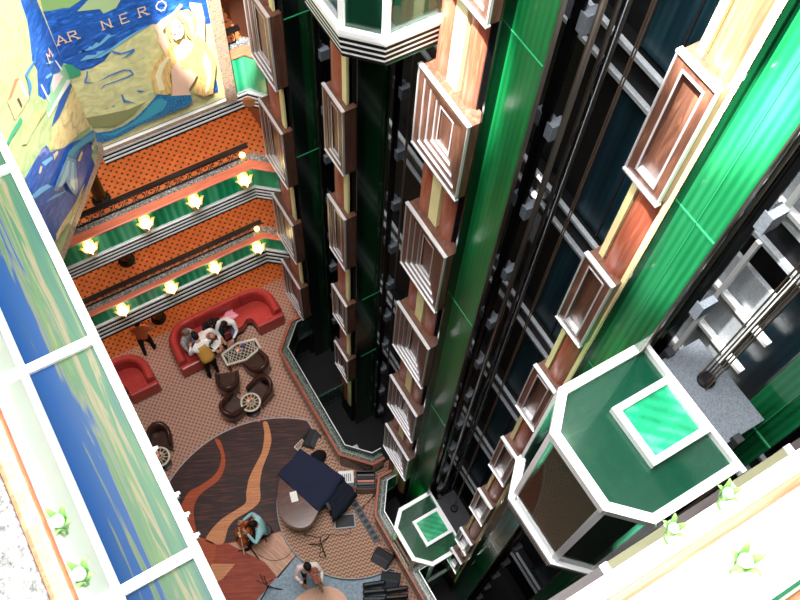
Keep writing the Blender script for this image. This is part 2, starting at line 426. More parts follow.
struct('trim_1', MB().band(clipx(circ(SC[0], SC[1], SR, 96)[:-1], 2.68), -0.005, 0.02, 0.0, 0.020, closed=True), 'light_grey')
# --- raised band platform
plat = clipx(circ(2.65, 4.8, 1.8, 96)[:-1], 2.70)
struct('floor', MB().prism(plat, 0.0, 0.15), 'carpet_stage')
wedge = [(2.6,4.5),(3.3,4.72),(3.5,4.80),(3.75,4.80),(3.75,5.14),(3.5,5.14),(3.3,5.2),(2.6,5.6)]
struct('floor', MB().prism(wedge, 0.0, 0.148), 'carpet_stage')
struct('trim_2', MB().band([p for p in circ(2.65,4.8,1.8,96) if p[0] < 2.66], -0.012, 0.006, 0.10, 0.158), 'light_grey')

# --- shaft back wall, balcony back wall, side walls
struct('wall_right', MB().box(5.3,5.45,-3,13.7,-1.4,22.5), 'shaft')
struct('wall_back', MB().box(4.2,5.35,9.98,10.06,-1.4,22.5), 'shaft')
struct('wall_right', MB().box(4.25,4.4,10.0,13.6,0,22.5), 'wall_plain')
struct('wall_back', MB().box(-4,4.4,13.55,13.7,0,22.5), 'wall_plain')
struct('wall_left', MB().box(-4.15,-4,-3,13.7,0,22.5), 'wall_plain')
struct('wall_front', MB().box(-4,5.45,-0.55,-0.45,-1.4,15.6), 'shaft')
struct('wall_front', MB().box(-4,5.45,-3.1,-3.0,16.4,22.5), 'wall_white')

# --- shaft framing on the back wall: a dark beam with two bright flanges at every deck, landing doors between
for i, z in enumerate([0.75+2.75*k for k in range(0, 8)]):
    b = MB(); b.mat(0).box(5.14,5.32,-.4,9.9,z,z+.38); b.mat(1).box(5.08,5.14,-.4,9.9,z+.36,z+.41).box(5.08,5.14,-.4,9.9,z-.03,z+.02)
    struct('trim_%d' % (10+i), b, ['black','light_grey'])
dn = 1
for y0 in (2.95, 5.95, 8.4, .35):
    for k in range(0, 7):
        z = 0.75+2.75*k+.42
        d = MB(); d.mat(0).box(5.2,5.31,y0,y0+.85,z,z+2.25); d.mat(1)
        d.box(5.17,5.21,y0-.05,y0,z,z+2.27).box(5.17,5.21,y0+.85,y0+.90,z,z+2.27).box(5.17,5.21,y0+.41,y0+.43,z,z+2.25)
        struct('door_%d' % dn, d, ['louver','dark_grey']); dn += 1
# bright steel grid on the back wall of the nearest shaft
for k in range(4, 7):
    z = 0.75+2.75*k; g = MB()
    for dz in (.5, 1.15, 1.8): g.box(5.05,5.12,1.05,2.6,z+dz,z+dz+.05)
    for y in (1.25, 1.7, 2.15, 2.55): g.box(5.04,5.10,y,y+.05,z+.42,z+2.75)
    struct('trim_%d' % (30+k), g, 'white_metal')
    struct('trim_%d' % (40+k), MB().box(5.13,5.18,1.3,2.5,z+.42,z+2.3), 'light_grey')

# --- balcony decks on the far wall
DECKS = [(3.02, 10.4, 2.41), (5.58, 10.4, 5.17), (8.03, 10.75, 7.65)]
for i, (zt, y0, zb) in enumerate(DECKS):
    xa = -4 if i < 2 else .86
    sl = MB(); sl.mat(0).prism([(xa,y0+.04),(3.45,y0+.04),(4.1,y0-.28),(4.25,y0-.28),(4.25,13.55),(xa,13.55)], zb+.05, zt-.12)
    struct('ceiling', sl, 'slab')
    f = MB().prism([(xa,y0+.05),(3.45,y0+.05),(4.1,y0-.25),(4.25,y0-.25),(4.25,13.55),(xa,13.55)], zt-.12, zt-.10)
    struct('floor', f, 'carpet_orange')
    # stepped black-and-silver fascia
    x0 = -4 if i < 2 else 0.80
    path = [(x0,y0),(3.42,y0),(3.86,y0-.36)] if i < 2 else [(x0,y0),(3.70,y0),(3.98,y0-.30)]
    n = 4; h = (zt-zb)/n
    fa2 = MB()
    for k in range(n):
        fa2.mat(0).band(path, -.005-.006*(n-1-k), .06, zb+k*h, zb+k*h+h*.64)
        fa2.mat(1).band(path, -.014-.006*(n-1-k), .06, zb+k*h+h*.64, zb+(k+1)*h)
    struct('trim_%d' % (50+i), fa2, ['black_matte','white_metal'])

# --- near deck on the left and at the bottom right: slab edges below the viewer
struct('floor', MB().box(-4,-.74,-.3,13.5,16.25,16.5), 'carpet_orange')
struct('trim_60', MB().mat(0).box(-.78,-.70,-.3,12,15.85,16.52), 'white_metal')
struct('floor', MB().box(-4,5.4,-3,-.12,16.25,16.5), 'carpet_orange')
lg = MB(); lg.mat(0).box(.3,5.3,-.14,.085,16.02,16.2)
struct('trim_61', lg, 'white_metal')
fr = MB()
x = 0.3; alt = 0
while x < 5.0:
    w = .40
    fr.mat(1+alt).box(x,x+w,.085,.135,16.02,16.14); fr.mat(0).box(x+w,x+w+.05,.085,.14,16.01,16.15)
    x += w+.05; alt = 1-alt
struct('trim_62', fr, ['silver','panel_dark','panel_cream'])

# ================================================================== LIFT COLUMNS
def nested_box(parent, xf, y0, y1, z0, z1, n, D=.026, tm=.085):
    """panel box on a column: timber frame stepping in to a centre panel, silver on every edge"""
    o = MB(); s = MB(); q = MB()
    W = (y1-y0); t = min(tm, W/(2*n+1.2))
    def frame(b, x0, x1, a0, a1, c0, c1, w):
        b.box(x0,x1,a0,a0+w,c0,c1).box(x0,x1,a1-w,a1,c0,c1).box(x0,x1,a0+w,a1-w,c0,c0+w).box(x0,x1,a0+w,a1-w,c1-w,c1)
    for k in range(n):
        x0 = xf+D*k
        frame(o, x0, xf+.22, y0+t*k, y1-t*k, z0+t*k, z1-t*k, t)
        e = .016
        frame(s, x0-.012, x0+.02, y0+t*k-.004*(k==0), y1-t*k+.004*(k==0), z0+t*k-.004*(k==0), z1-t*k+.004*(k==0), e)
        s.box(x0+.004, x0+D+.01, y0+t*(k+1), y1-t*(k+1), z0+t*(k+1)-.01, z0+t*(k+1)+.006)
        if k == n-1: frame(s, x0-.006, x0+.012, y0+t*(k+1)-e, y1-t*(k+1)+e, z0+t*(k+1)-e, z1-t*(k+1)+e, e)
    q.box(xf+D*n-.01, xf+.22, y0+t*n, y1-t*n, z0+t*n, z1-t*n)
    b = o.build('panel_box', 'box_wood', parent)
    s.build('silver_edging', 'silver', b); q.build('centre_panel', 'box_wood', b)
    MB().box(xf-.02, xf+.03, y0-.008, y1+.008, z1, z1+.022).box(xf-.02, xf+.03, y0-.008, y1+.008, z0-.022, z0).build('ledge', 'silver', b)
def half_round(mb, yc, w, xf, dep, z0, z1):
    pts = [(xf+dep*(1-math.sin(PI*i/12)), yc+w/2*math.cos(PI*i/12)) for i in range(13)]
    mb.prism(pts, z0, z1)
def column(label, xs, y0, y1, style, boxes, by0, by1, n, ztop=22.0, D=.026, tm=.085, xo=-.075):
    t = thing('lift_column', label, 'column', (xs, (y0+y1)/2, 0), 0, None)
    yc = (y0+y1)/2; a, b = y0-yc, y1-yc
    MB().box(.07,.5,a,b,-1.2,ztop).build('core', 'shaft', t)
    w = MB()
    if style == 'double':
        half_round(w, a+.145, .29, 0, .12, 0, ztop); half_round(w, b-.145, .29, 0, .12, 0, ztop)
        MB().box(.012,.12,a+.29,b-.29,0,ztop).build('cream_strip', 'cream', t)
    elif style == 'single':
        half_round(w, 0, (b-a)-.10, 0, .12, 0, ztop)
        MB().box(.03,.12,a,a+.06,0,ztop).build('cream_strip', 'cream', t); MB().box(.03,.12,b-.06,b,0,ztop).build('cream_strip', 'cream', t)
    else:
        half_round(w, .04, (b-a)-.14, 0, .14, 0, ztop)
        MB().box(.03,.12,a,a+.12,0,ztop).build('cream_strip', 'cream', t)
    w.build('half_round', 'column_wood', t, smooth=False)
    for z0, z1 in boxes: nested_box(t, xo, by0-yc, by1-yc, z0, z1, n, D, tm)
    return t
column('broad timber lift column with a cream strip down its middle and big nested panel boxes', 3.75, 4.36, 5.12, 'double',
       [(1.95,3.38),(4.6,6.02),(7.4,8.95),(10.2,11.68),(12.95,14.2),(15.55,16.9),(18.2,19.5)], 4.21, 5.14, 4, D=.026, tm=.088, xo=-.115)
column('slim timber lift column between the big and the small lift car, narrow framed boxes', 3.75, 1.98, 2.36, 'single',
       [(1.3,2.3),(3.2,4.1),(5.7,6.85),(8.2,9.45),(10.7,11.95),(13.2,14.42),(15.7,16.92),(18.6,19.7)], 2.02, 2.41, 1, D=.06, tm=.10)
column('thin timber lift column below the hanging lift car at the top', 3.75, 6.98, 7.50, 'edge',
       [(1.9,3.1),(4.5,5.75),(7.2,8.85),(10.1,11.55),(13.1,14.3),(15.8,17)], 6.89, 7.47, 2, tm=.1)
column('timber lift column at the end of the far balconies, beside the red sofa', 3.75, 9.25, 9.98, 'edge',
       [(1.2,2.8),(4.0,5.55),(6.9,8.55),(9.7,11.3),(12.6,14)], 9.16, 10.08, 3, tm=.1, xo=-.09)

# ================================================================== GREEN SCREENS BESIDE THE COLUMNS
def screen(label, loc, parts):
    t = thing('green_glass_screen', label, 'glass screen', loc)
    for nm, m, b in parts: b.build(nm, m, t)
    return t
# perpendicular screens on the two far shafts, flat ones on the near shafts
screen('dark green glass screen beside the farthest lift column', (3.78,9.14,-1.2), [
    ('dark_pane','green_dark',MB().box(.1,.36,-.03,0,0,22)), ('ribbed_pane','green_shaded',MB().box(.36,.56,-.03,0,0,22)),
    ('edge_trim','steel',MB().box(.56,.58,-.04,.01,0,22)),
    ('joint','green_edge',MB().box(.1,.56,-.04,-.028,12.4,12.42).box(.1,.56,-.04,-.028,9.0,9.02).box(.1,.56,-.04,-.028,15.2,15.22))])
screen('dark green glass screen below the topmost lift car', (3.78,6.88,-1.2), [
    ('dark_pane','green_dark',MB().box(.1,.22,-.03,0,0,22)), ('ribbed_pane','green_shaded',MB().box(.22,.60,-.03,0,0,22)),
    ('edge_trim','steel',MB().box(.60,.62,-.04,.01,0,22)),
    ('joint','green_edge',MB().box(.22,.60,-.04,-.028,7.0,7.02).box(.22,.60,-.04,-.028,4.3,4.32))])
screen('tall green ribbed glass screen right of the broad timber column', (3.9,4.21,-1.2), [
    ('dark_pane','green_dark',MB().box(-.14,0,-.03,0,0,23)), ('ribbed_pane','green_rib',MB().box(-.01,.02,-.52,0,0,23)),
    ('edge_trim','steel',MB().box(-.02,.03,-.535,-.52,0,23)),
    ('joint','green_edge',MB().box(-.018,-.008,-.5,0,16.6,16.62).box(-.018,-.008,-.5,0,11.6,11.61).box(-.018,-.008,-.5,0,7.6,7.61))])
screen('bright green glass screen right of the slim timber column', (3.9,2.0,-1.2), [
    ('dark_pane','green_dark',MB().box(-.12,0,-.03,0,0,23)), ('ribbed_pane','green_lit',MB().box(-.01,.02,-.43,0,0,23)),
    ('edge_trim','steel',MB().box(-.02,.03,-.445,-.43,0,23)),
    ('joint','green_edge',MB().box(-.018,-.008,-.42,0,16.8,16.82).box(-.018,-.008,-.42,0,13.9,13.91).box(-.018,-.01,-.22,-.212,14,21))])
screen('green glass screen on the near side of the big lift car', (4.62,.28,-1.2), [
    ('ribbed_pane','green_lit',MB().box(0,.03,0,.44,0,16.9)),('edge_trim','steel',MB().box(-.01,.04,.44,.455,0,16.9)),
    ('joint','green_edge',MB().box(-.012,0,0,.44,14.4,14.43).box(-.012,0,0,.44,11.6,11.63).box(-.012,0,.2,.21,0,16.9))])

# ================================================================== GUIDE RAILS, ROPES
def guide_rail(label, x, y, r=.035, prof='tee'):
    t = thing('guide_rail', label, 'rail', (x,y,-1.2))
    b = MB()
    b.box(-.012,.012,-r*2,r*2,0,23.5).box(-.05,.0,-.014,.014,0,23.5)
    b.build('rail_bar', 'black_gloss', t)
    for k in range(17):
        z = .6+1.37*k
        MB().box(0,.16,-.10,.10,z,z+.035).box(-.02,.14,-.14,-.05,z-.07,z+.14).box(-.02,.10,.05,.13,z-.04,z+.16).build('rail_bracket', 'mid_grey', t)
for lab, x, y in [('black guide rail with brackets in the farthest lift shaft',4.38,9.02),('black guide rail with brackets below the topmost lift car',4.45,6.75),
                  ('black guide rail with brackets right of the tall green screen',4.12,3.72),('black guide rail with brackets right of the bright green screen',4.14,1.56)]:
    guide_rail(lab, x, y)
def steel_tube(label, x, y, r):
    tag(MB().tube([(0,0,0),(0,0,23.5)], r, 10).build('steel_conduit', 'steel', loc=(x,y,-1.2), smooth=True), label, 'conduit')
steel_tube('long bare steel tube left of the lift ropes in the open shaft', 4.2, 3.56, .032)
steel_tube('steel tube standing among the rails at the right of the bright green screen', 4.15, 1.60, .035)
steel_tube('steel tube at the far side of the open shaft beside the pale wire', 4.7, 3.82, .025)
steel_tube('steel tube close to the back wall of the open shaft', 5.0, 3.95, .022)
steel_tube('thin steel tube in the dark gap below the topmost lift car', 4.5, 6.5, .02)
ch = thing('travelling_cable', 'black cable with clips hanging in the open lift shaft', 'cable', (4.5,3.6,-1.2))
MB().tube([(0,0,0),(0,0,23)], .012, 6).build('cable', 'black', ch)
MB().tube([(.03*math.sin(k*2.4),.05*math.cos(k*1.7),.26*k) for k in range(88)], .009, 5).build('loose_wire', 'dark_grey', ch)
tag(MB().tube([(0,0,0),(0,0,23)], .005, 6).build('thin_wire', 'light_grey', loc=(4.4,3.5,-1.2)), 'single pale wire hanging in the open lift shaft', 'wire')
def ropes(label, x, y, z0, offs):
    t = thing('hoist_ropes', label, 'rope', (x,y,z0))
    for dx, dy in offs: MB().tube([(dx,dy,0),(dx,dy,23-z0)], .0085, 6).build('rope', 'rope', t)
ropes('two hoist ropes rising from the small lift car', 4.23, 3.12, 2.02, [(0,0),(.03,.05)])
ropes('bundle of hoist ropes rising from the big lift car', 4.26, 1.05, 13.68, [(-.06,-.07),(-.02,-.03),(.02,.01),(.06,.05),(-.04,.06)])
# ================================================================== LIFT CARS
def lift_car(label, xb, yc, zf, plate='mid_grey', H=2.15, D=1.12, flo='marble_green'):
    t = thing('lift_car', label, 'lift', (xb, yc, zf))
    W = .68; oc = [(0,W),(-D+.30,W),(-D,.38),(-D,-.38),(-D+.30,-W),(0,-W)]
    MB().prism(oc, 0, .04).build('car_floor', flo, t)
    sk = MB()
    for k in range(4):
        o = -.05+.014*k
        sk.mat(0).band(oc, o, .06, -.034-.085*k, .0-.085*k); sk.mat(1).band(oc, o+.008, .06, -.085-.085*k, -.034-.085*k)
    sk.mat(0).band(oc, -.06, .05, 0, .07)
    sk.build('skirt', ['white_metal','black_matte'], t)
    ins = [(x*.86-.02, y*.84) for x, y in oc]
    un = MB(); un.mat(0).prism(ins, -.47, -.36); un.mat(1).band(ins, -.012, .0, -.48, -.455)
    un.build('underpan', ['shaft','green_edge'], t)
    MB().band(oc, -.008, .008, .07, H-.02).build('glass_wall', 'car_glass', t)
    for x, y in oc[1:5]:
        MB().obox((x*.985, y*.985, (H+.07)/2), (.07,.07,H-.07), rz=math.atan2(y,x)).build('corner_post', 'white_metal', t)
    MB().box(-.01,.05,-W,W,0,H).build('back_panel', 'dark_wood', t)
    h = [(x*.9-.02, y*.88) for x, y in oc]
    MB().tube([(x,y,.95) for x, y in h], .024, 8).tube([(x,y,.80) for x, y in h], .012, 8).build('handrail', 'steel', t, smooth=True)
    # roof: bright rim, tinted pane with bracing below it, framed hatch
    MB().band(oc, -.025, .06, H-.06, H+.05).build('roof_rim', 'white_metal', t)
    MB().prism([(x*.98,y*.98) for x, y in oc], H-.03, H-.01).build('roof_pane', 'teal_glass', t)
    br = MB()
    for a, b in (((-.05,.6),(-.5,.3)),((-.05,-.6),(-.5,-.3)),((-.5,.3),(-1.05,.36)),((-.5,-.3),(-1.05,-.36)),((-.05,-.25),(-.35,-.6)),((-.05,.25),(-.35,.6))):
        br.tube([(a[0],a[1],H-.12),(b[0],b[1],H-.12)], .03, 4)
    br.build('roof_brace', 'green_dark', t)
    hp = [(-.06,.26),(-.62,.26),(-.62,-.26),(-.06,-.26)]
    hf = MB().band(hp[::-1], -.02, .045, H, H+.09, closed=True).build('roof_hatch', 'white_metal', t)
    MB().box(-.60,-.08,-.24,.24,H+.03,H+.045).build('hatch_pane', 'green_pane', hf)
    MB().box(-.02,.03,-W-.06,W+.06,H-.04,H+.07).build('roof_crossbar', 'white_metal', t)
    sp = MB().box(.03,.50,-.46,.46,H-.06,H+.03).build('sling_plate', plate, t)
    MB().lathe([(.085,0),(.085,.03),(.06,.05),(.03,.05)], (.28,.1,H+.03), 14).build('rope_hitch', 'black', sp)
    MB().box(.10,.18,-.52,-.44,-.1,H+.1).box(.10,.18,.44,.52,-.1,H+.1).build('sling_upright', 'dark_grey', t)
    return t
lift_car('small lift car far down at lounge level, its roof glowing green', 3.95, 3.02, -.16, 'dark_grey', D=1.05, flo='green_lit')
lift_car('big lift car at the right with bright white octagonal roof rim', 3.98, .95, 11.5, 'mid_grey', D=1.24)
lift_car('lift car cut by the top edge, striped skirt seen from outside', 4.0, 5.77, 14.80, 'mid_grey')

# ================================================================== PIT PARAPETS
def parapet(label, path, loc):
    t = thing('pit_parapet', label, 'parapet', loc)
    P = [(x-loc[0], y-loc[1]) for x, y in path]
    MB().band(P, -.17, .0, 0, .84).build('base_wall', 'granite_dark', t)
    MB().band(P, -.225, -.15, .86, .95).build('wood_rail', 'rail_wood_dark', t, bevel=.015)
    MB().band(P, -.14, -.02, .84, .875).build('granite_ledge', 'granite_dark', t)
    MB().band(P, -.09, -.065, .875, .90).build('metal_rail', 'steel', t)
    MB().band(P, .0, .014, .3, 1.12).build('glass_pane', 'clear_glass', t)
    MB().band(P, .0, .016, 1.12, 1.14).build('glass_edge', 'silver', t)
    return t
parapet('curved wood and glass parapet around the farther lift pit', [(4.0,9.25),(3.5,9.22),(2.99,8.72),(3.0,5.82),(3.46,5.33),(3.70,5.33)], (3.0,7.2,0))
parapet('wood and glass parapet around the nearer lift pit with the small car', [(3.70,4.61),(3.44,4.61),(3.02,4.02),(3.02,-.4)], (3.0,2.4,0))
tag(MB().box(0,.75,-.012,.012,.2,1.12).mat(0).box(0,.75,-.02,.02,1.12,1.145).build('glass_divider', 'clear_glass', loc=(3.02,7.25,-.2)), 'low glass divider standing in the farther pit', 'glass screen')
tag(MB().box(0,.70,-.012,.012,.2,1.32).build('glass_divider', 'clear_glass', loc=(3.04,2.18,-.2)), 'low glass divider standing in the nearer pit', 'glass screen')
bx = thing('pit_cabinet', 'pale grey metal box on the floor of the farther pit', 'box', (3.24,5.86,-1.2))
MB().box(-.16,.16,-.10,.10,0,1.35).build('cabinet_body', 'mid_grey', bx, bevel=.01); MB().box(-.17,.17,-.11,.11,1.35,1.39).build('lid', 'light_grey', bx)

# ================================================================== LAMPS
def tulip_lamp(label, loc, petal='lamp_petal', s=1.0, group=None, glowm='lamp_glow'):
    t = thing('tulip_lamp', label, 'lamp', loc, 0, group)
    MB().tube([(0,.10*s,-.16*s),(0,.02*s,-.17*s),(0,0,-.12*s)], .02*s, 8).build('bracket', 'lamp_petal', t)
    MB().lathe([(.03*s,-.13*s),(.06*s,-.08*s),(.085*s,0),(.10*s,.08*s),(.085*s,.13*s),(.03*s,.15*s)], n=14).build('glass_shade', glowm, t, smooth=True)
    for k in range(6):
        a = 2*PI*k/6; c, sn = math.cos(a), math.sin(a); pm = MB()
        rows = []
        for r, z, w in ((.05,-.12,.02),(.10,-.03,.055),(.115,.08,.06),(.15,.16,.045),(.20,.19,.006)):
            rows.append([(s*(r*c-w*q*sn), s*(r*sn+w*q*c), s*(z-.012*abs(q))) for q in (-1,0,1)])
        pm.grid(rows).build('petal', petal, t, smooth=True, solid=.006)
    return t
word = ['first','second','third','fourth']
for i, x in enumerate((-.10,1.05,2.12,3.21)):
    tulip_lamp('glowing tulip lamp on the lower balcony glass, %s from the left' % word[i], (x,10.29,3.30), group='tulip lamps on the far balconies')
for i, x in enumerate((-.11,1.05,2.10,3.19)):
    tulip_lamp('glowing tulip lamp on the middle balcony glass, %s from the left' % word[i], (x,10.29,6.0), group='tulip lamps on the far balconies')
def lily_lamp(label, loc, rz):
    t = thing('lily_lamp', label, 'lamp', loc, rz, 'lily lamps on the near balustrades'); t.scale = (.6,.6,.75)
    MB().tube([(0,.03,-.22),(0,-.03,-.2),(0,-.05,-.1),(0,-.05,0)], .012, 8).build('stem', 'leaf_green', t)
    MB().lathe([(.012,-.10),(.028,-.05),(.04,.0),(.05,.06),(.03,.08)], (0,-.05,0), 12).build('glass_shade', 'frost_glass', t, smooth=True)
    for k in range(5):
        a = 2*PI*k/5+.3; c, sn = math.cos(a), math.sin(a); rows = []
        for r, z, w in ((.025,-.1,.012),(.05,-.02,.03),(.06,.05,.03),(.09,.09,.018),(.12,.09,.003)):
            rows.append([((r*c-w*q*sn), -.05+(r*sn+w*q*c), z) for q in (-1,0,1)])
        MB().grid(rows).build('petal', 'leaf_green', t, smooth=True, solid=.004)
    return t
lily_lamp('green lily lamp on the left near balustrade, lower of the two at the bottom left', (-.665,1.15,17.23), PI/2)
lily_lamp('green lily lamp on the left near balustrade, upper of the two at the bottom left', (-.665,1.40,17.22), PI/2)
lily_lamp('green lily lamp left of its neighbour on the white ledge at the bottom right', (1.98,.06,16.365), PI)
lily_lamp('green lily lamp right of its neighbour on the white ledge at the bottom right', (2.36,.06,16.365), PI)
lily_lamp('green lily lamp behind the pink handrail in the bottom right corner', (1.60,-.20,17.62), PI)

# ================================================================== FAR BALCONY BALUSTRADES
def balustrade(label, zt, y0, gh, xa, xb_, xe, ye, ww=.18, hh=.2):
    loc = ((xa+xb_)/2, y0+.2, zt-.1)
    t = thing('balcony_balustrade', label, 'balustrade', loc)
    P = [(xa-loc[0],0-.2),(xb_-loc[0],-.2),(xe-loc[0],ye-y0-.2)]; wd, gd = ww, ww+.125
    z = .1
    MB().band(P, .02, .05, z, z+gh).build('green_glass', 'green_pane', t)
    MB().band(P, .0, .07, z, z+.03).build('glass_foot', 'silver', t)
    MB().band(P, -.01, wd, z+gh, z+gh+.05).build('wood_handrail', 'rail_wood', t, bevel=.02)
    MB().band(P, wd, gd+.05, z+gh-.01, z+gh+.04).build('granite_ledge', 'granite', t)
    MB().band(P, .06, gd, .0, z+gh-.01).build('counter_core', 'dark_wood', t)
    ir = MB(); h0 = z+gh+.04; sy = gd-.2
    n = int((xb_-xa)/.23)
    for k in range(n):
        cx = xa-loc[0]+.12+.23*k; cy = sy; cz = h0+hh/2
        ring = [(cx+.085*math.cos(a*PI/6), cy, cz+hh*.36*math.sin(a*PI/6)) for a in range(13)]
        ir.tube(ring, .009, 4, caps=False)
        for sx in (-1, 1):
            for sz in (-1, 1):
                ir.obox((cx+sx*.10, cy, cz+sz*hh*.40), (.05,.015,.014), ry=sx*sz*.85)
        ir.box(cx+.109,cx+.121,cy-.01,cy+.01,h0,h0+hh)
    ir.box(xa-loc[0],xb_-loc[0],sy-.015,sy+.015,h0,h0+.02)
    ir.build('scroll_frieze', 'iron', t)
    MB().box(xa-loc[0],xb_-loc[0]+.1,sy-.03,sy+.07,h0+hh,h0+hh+.06).build('black_rail', 'black', t)
    return t
balustrade('green glass balustrade of the lower far balcony above the red sofas', 3.02, 10.4, .49, -4, 3.42, 3.84, 10.05, .13, .20)
balustrade('green glass balustrade of the middle far balcony', 5.58, 10.4, .62, -4, 3.42, 3.84, 10.05, .2, .27)
balustrade('green glass balustrade of the balcony right of the mermaid mural', 8.05, 10.75, .92, 3.52, 3.76, 3.98, 10.46, .2, .26)
def globe(label, loc):
    t = thing('globe_lamp', label, 'lamp', loc, 0, 'globe lamps on the far balconies')
    MB().lathe([(.05,0),(.04,.03),(.02,.05),(.02,.08)], n=12).build('foot', 'lamp_petal', t)
    MB().ball((0,0,.14), .065).build('globe', 'globe_glow', t, smooth=True)
globe('small glowing globe lamp at the right end of the middle balcony ledge', (3.36,10.68,6.24))
globe('small glowing globe lamp at the right end of the lower balcony ledge', (3.36,10.6,3.55))
for i, (x, y, z, lab, h) in enumerate([(.48,11.75,2.92,'lower far balcony',2.2),(.52,11.7,5.48,'middle far balcony',2.1),(.6,11.6,0.006,'floor behind the standing woman',2.33)]):
    t = thing('marble_post', 'dark green marble post on the %s carpet' % lab if i < 2 else 'dark green marble post on the floor behind the standing woman', 'post', (x,y,z), 0, None)
    MB().lathe([(.17,0),(.17,.06),(.13,.09),(.13,h-.1),(.16,h-.04),(.16,h-.01)], n=20).build('shaft', 'marble_green', t, smooth=False)
    MB().lathe([(.20,0),(.20,.03),(.175,.05)], n=20).build('foot_ring', 'iron', t)

# ================================================================== NEAR BALUSTRADES (looked down on)
nl = thing('near_balustrade', 'near balustrade at the bottom left with wood rail and granite ledge', 'balustrade', (-.7,5.5,16.5))
MB().box(.03,.045,-5.6,6.4,.02,.98).build('frosted_glass', 'frost_glass', nl)
MB().box(-.005,.075,-5.6,6.4,.99,1.09).build('wood_handrail', 'rail_wood', nl, bevel=.02)
MB().box(-.60,-.01,-5.6,6.4,.96,1.05).build('granite_ledge', 'granite', nl, bevel=.01)
MB().box(-.50,-.06,-5.6,6.4,0,.96).build('counter_core', 'wall_white', nl)
nr = thing('near_balustrade', 'near balustrade at the bottom right with pink-brown rail and white ledge', 'balustrade', (2.7,-.06,16.5))
MB().box(-2.4,2.6,.0,.016,.0,1.0).build('frosted_glass', 'frost_glass', nr)
MB().box(-2.4,2.6,.0,.045,1.0,1.06).build('wood_handrail', 'rail_wood', nr, bevel=.015)
MB().box(-2.4,2.6,-.62,-.02,.9,.98).build('white_ledge', 'wall_white', nr)
MB().box(-2.4,2.6,-.44,-.31,.98,1.03).build('inner_rail', 'rail_wood', nr, bevel=.015); MB().box(-2.4,2.6,-.285,-.27,.98,1.12).build('inner_glass', 'car_glass', nr)
MB().box(-2.4,2.6,-.60,-.06,0,.89).build('counter_core', 'wall_white', nr)
# ================================================================== MURALS
MC = {'sea':(44,100,190),'foam':(120,184,224),'isle':(150,190,120),'isle2':(176,200,150),'bush':(70,160,120),'river':(70,130,200),'shade':(150,150,104),
 'skin':(250,206,180),'hair':(246,200,130),'hairlight':(255,240,196),'face':(250,208,184),'lip':(206,96,84),'brow':(140,84,60),'tail':(52,116,176),'taillight':(74,166,190),
 'riverb':(44,92,170),'riverb2':(80,140,200),'sand':(238,214,152),'island':(150,200,160),'white':(238,234,230),'pinkstone':(230,200,200),'temple':(224,184,140),
 'dark':(70,84,70),'brownroof':(170,130,96),'leaf':(200,204,140),'deep':(42,92,176),'fin':(110,164,196),'finlight':(170,210,220),'land':(222,218,160),'land2':(176,196,140),
 'letter':(232,200,170),'border':(190,150,116),'edge':(170,96,80)}
for k, c in MC.items():
    if ('mu_'+k) in M: continue
    if k in ('sea','deep','tail'):
        n = NT('mural_'+k).set(0.3,0,.15); v = n.coords((3,3,9),(0,.3,0)); t = n.node('ShaderNodeTexNoise'); t.inputs['Detail'].default_value = 5; t.inputs['Distortion'].default_value = 1.2
        t.inputs['Scale'].default_value = 1.6; n.link(v, t.inputs['Vector'])
        n.link(n.ramp(t.outputs['Fac'], [(.3, tuple(x*.75 for x in c)), (.55, c), (.75, tuple(min(255, x*1.3+14) for x in c))]), n.b.inputs['Base Color'])
        if k == 'tail':
            vo = n.node('ShaderNodeTexVoronoi'); vo.inputs['Scale'].default_value = 16; vo.feature = 'DISTANCE_TO_EDGE'
            v2 = n.coords((1,1,1)); n.link(v2, vo.inputs['Vector'])
            n.link(n.ramp(vo.outputs['Distance'], [(0,(40,80,150)),(.15,(60,140,184))]), n.b.inputs['Base Color'])
        M['mu_'+k] = n.m
    elif k in ('land','land2','hair','sand','leaf','border','fin'):
        n = NT('mural_'+k).set(0.35,0,.1); sc_ = {'border':(14,14,14),'hair':(14,3,3)}.get(k,(2.2,2.2,3.4))
        v = n.coords(sc_); t = n.node('ShaderNodeTexNoise'); t.inputs['Detail'].default_value = 4; t.inputs['Distortion'].default_value = 1.5; t.inputs['Scale'].default_value = 1.5
        n.link(v, t.inputs['Vector'])
        if k == 'border': st = [(.38,(96,130,110)),(.46,c),(.56,(206,170,140)),(.64,(120,100,150))]
        else: st = [(.3, tuple(x*(.9 if k.startswith('land') else .8) for x in c)), (.5, c), (.7, tuple(min(255, x*1.08) for x in c))]
        n.link(n.ramp(t.outputs['Fac'], st), n.b.inputs['Base Color']); M['mu_'+k] = n.m
    else:
        M['mu_'+k] = plain('mural_'+k, c, .35, coat=.1)
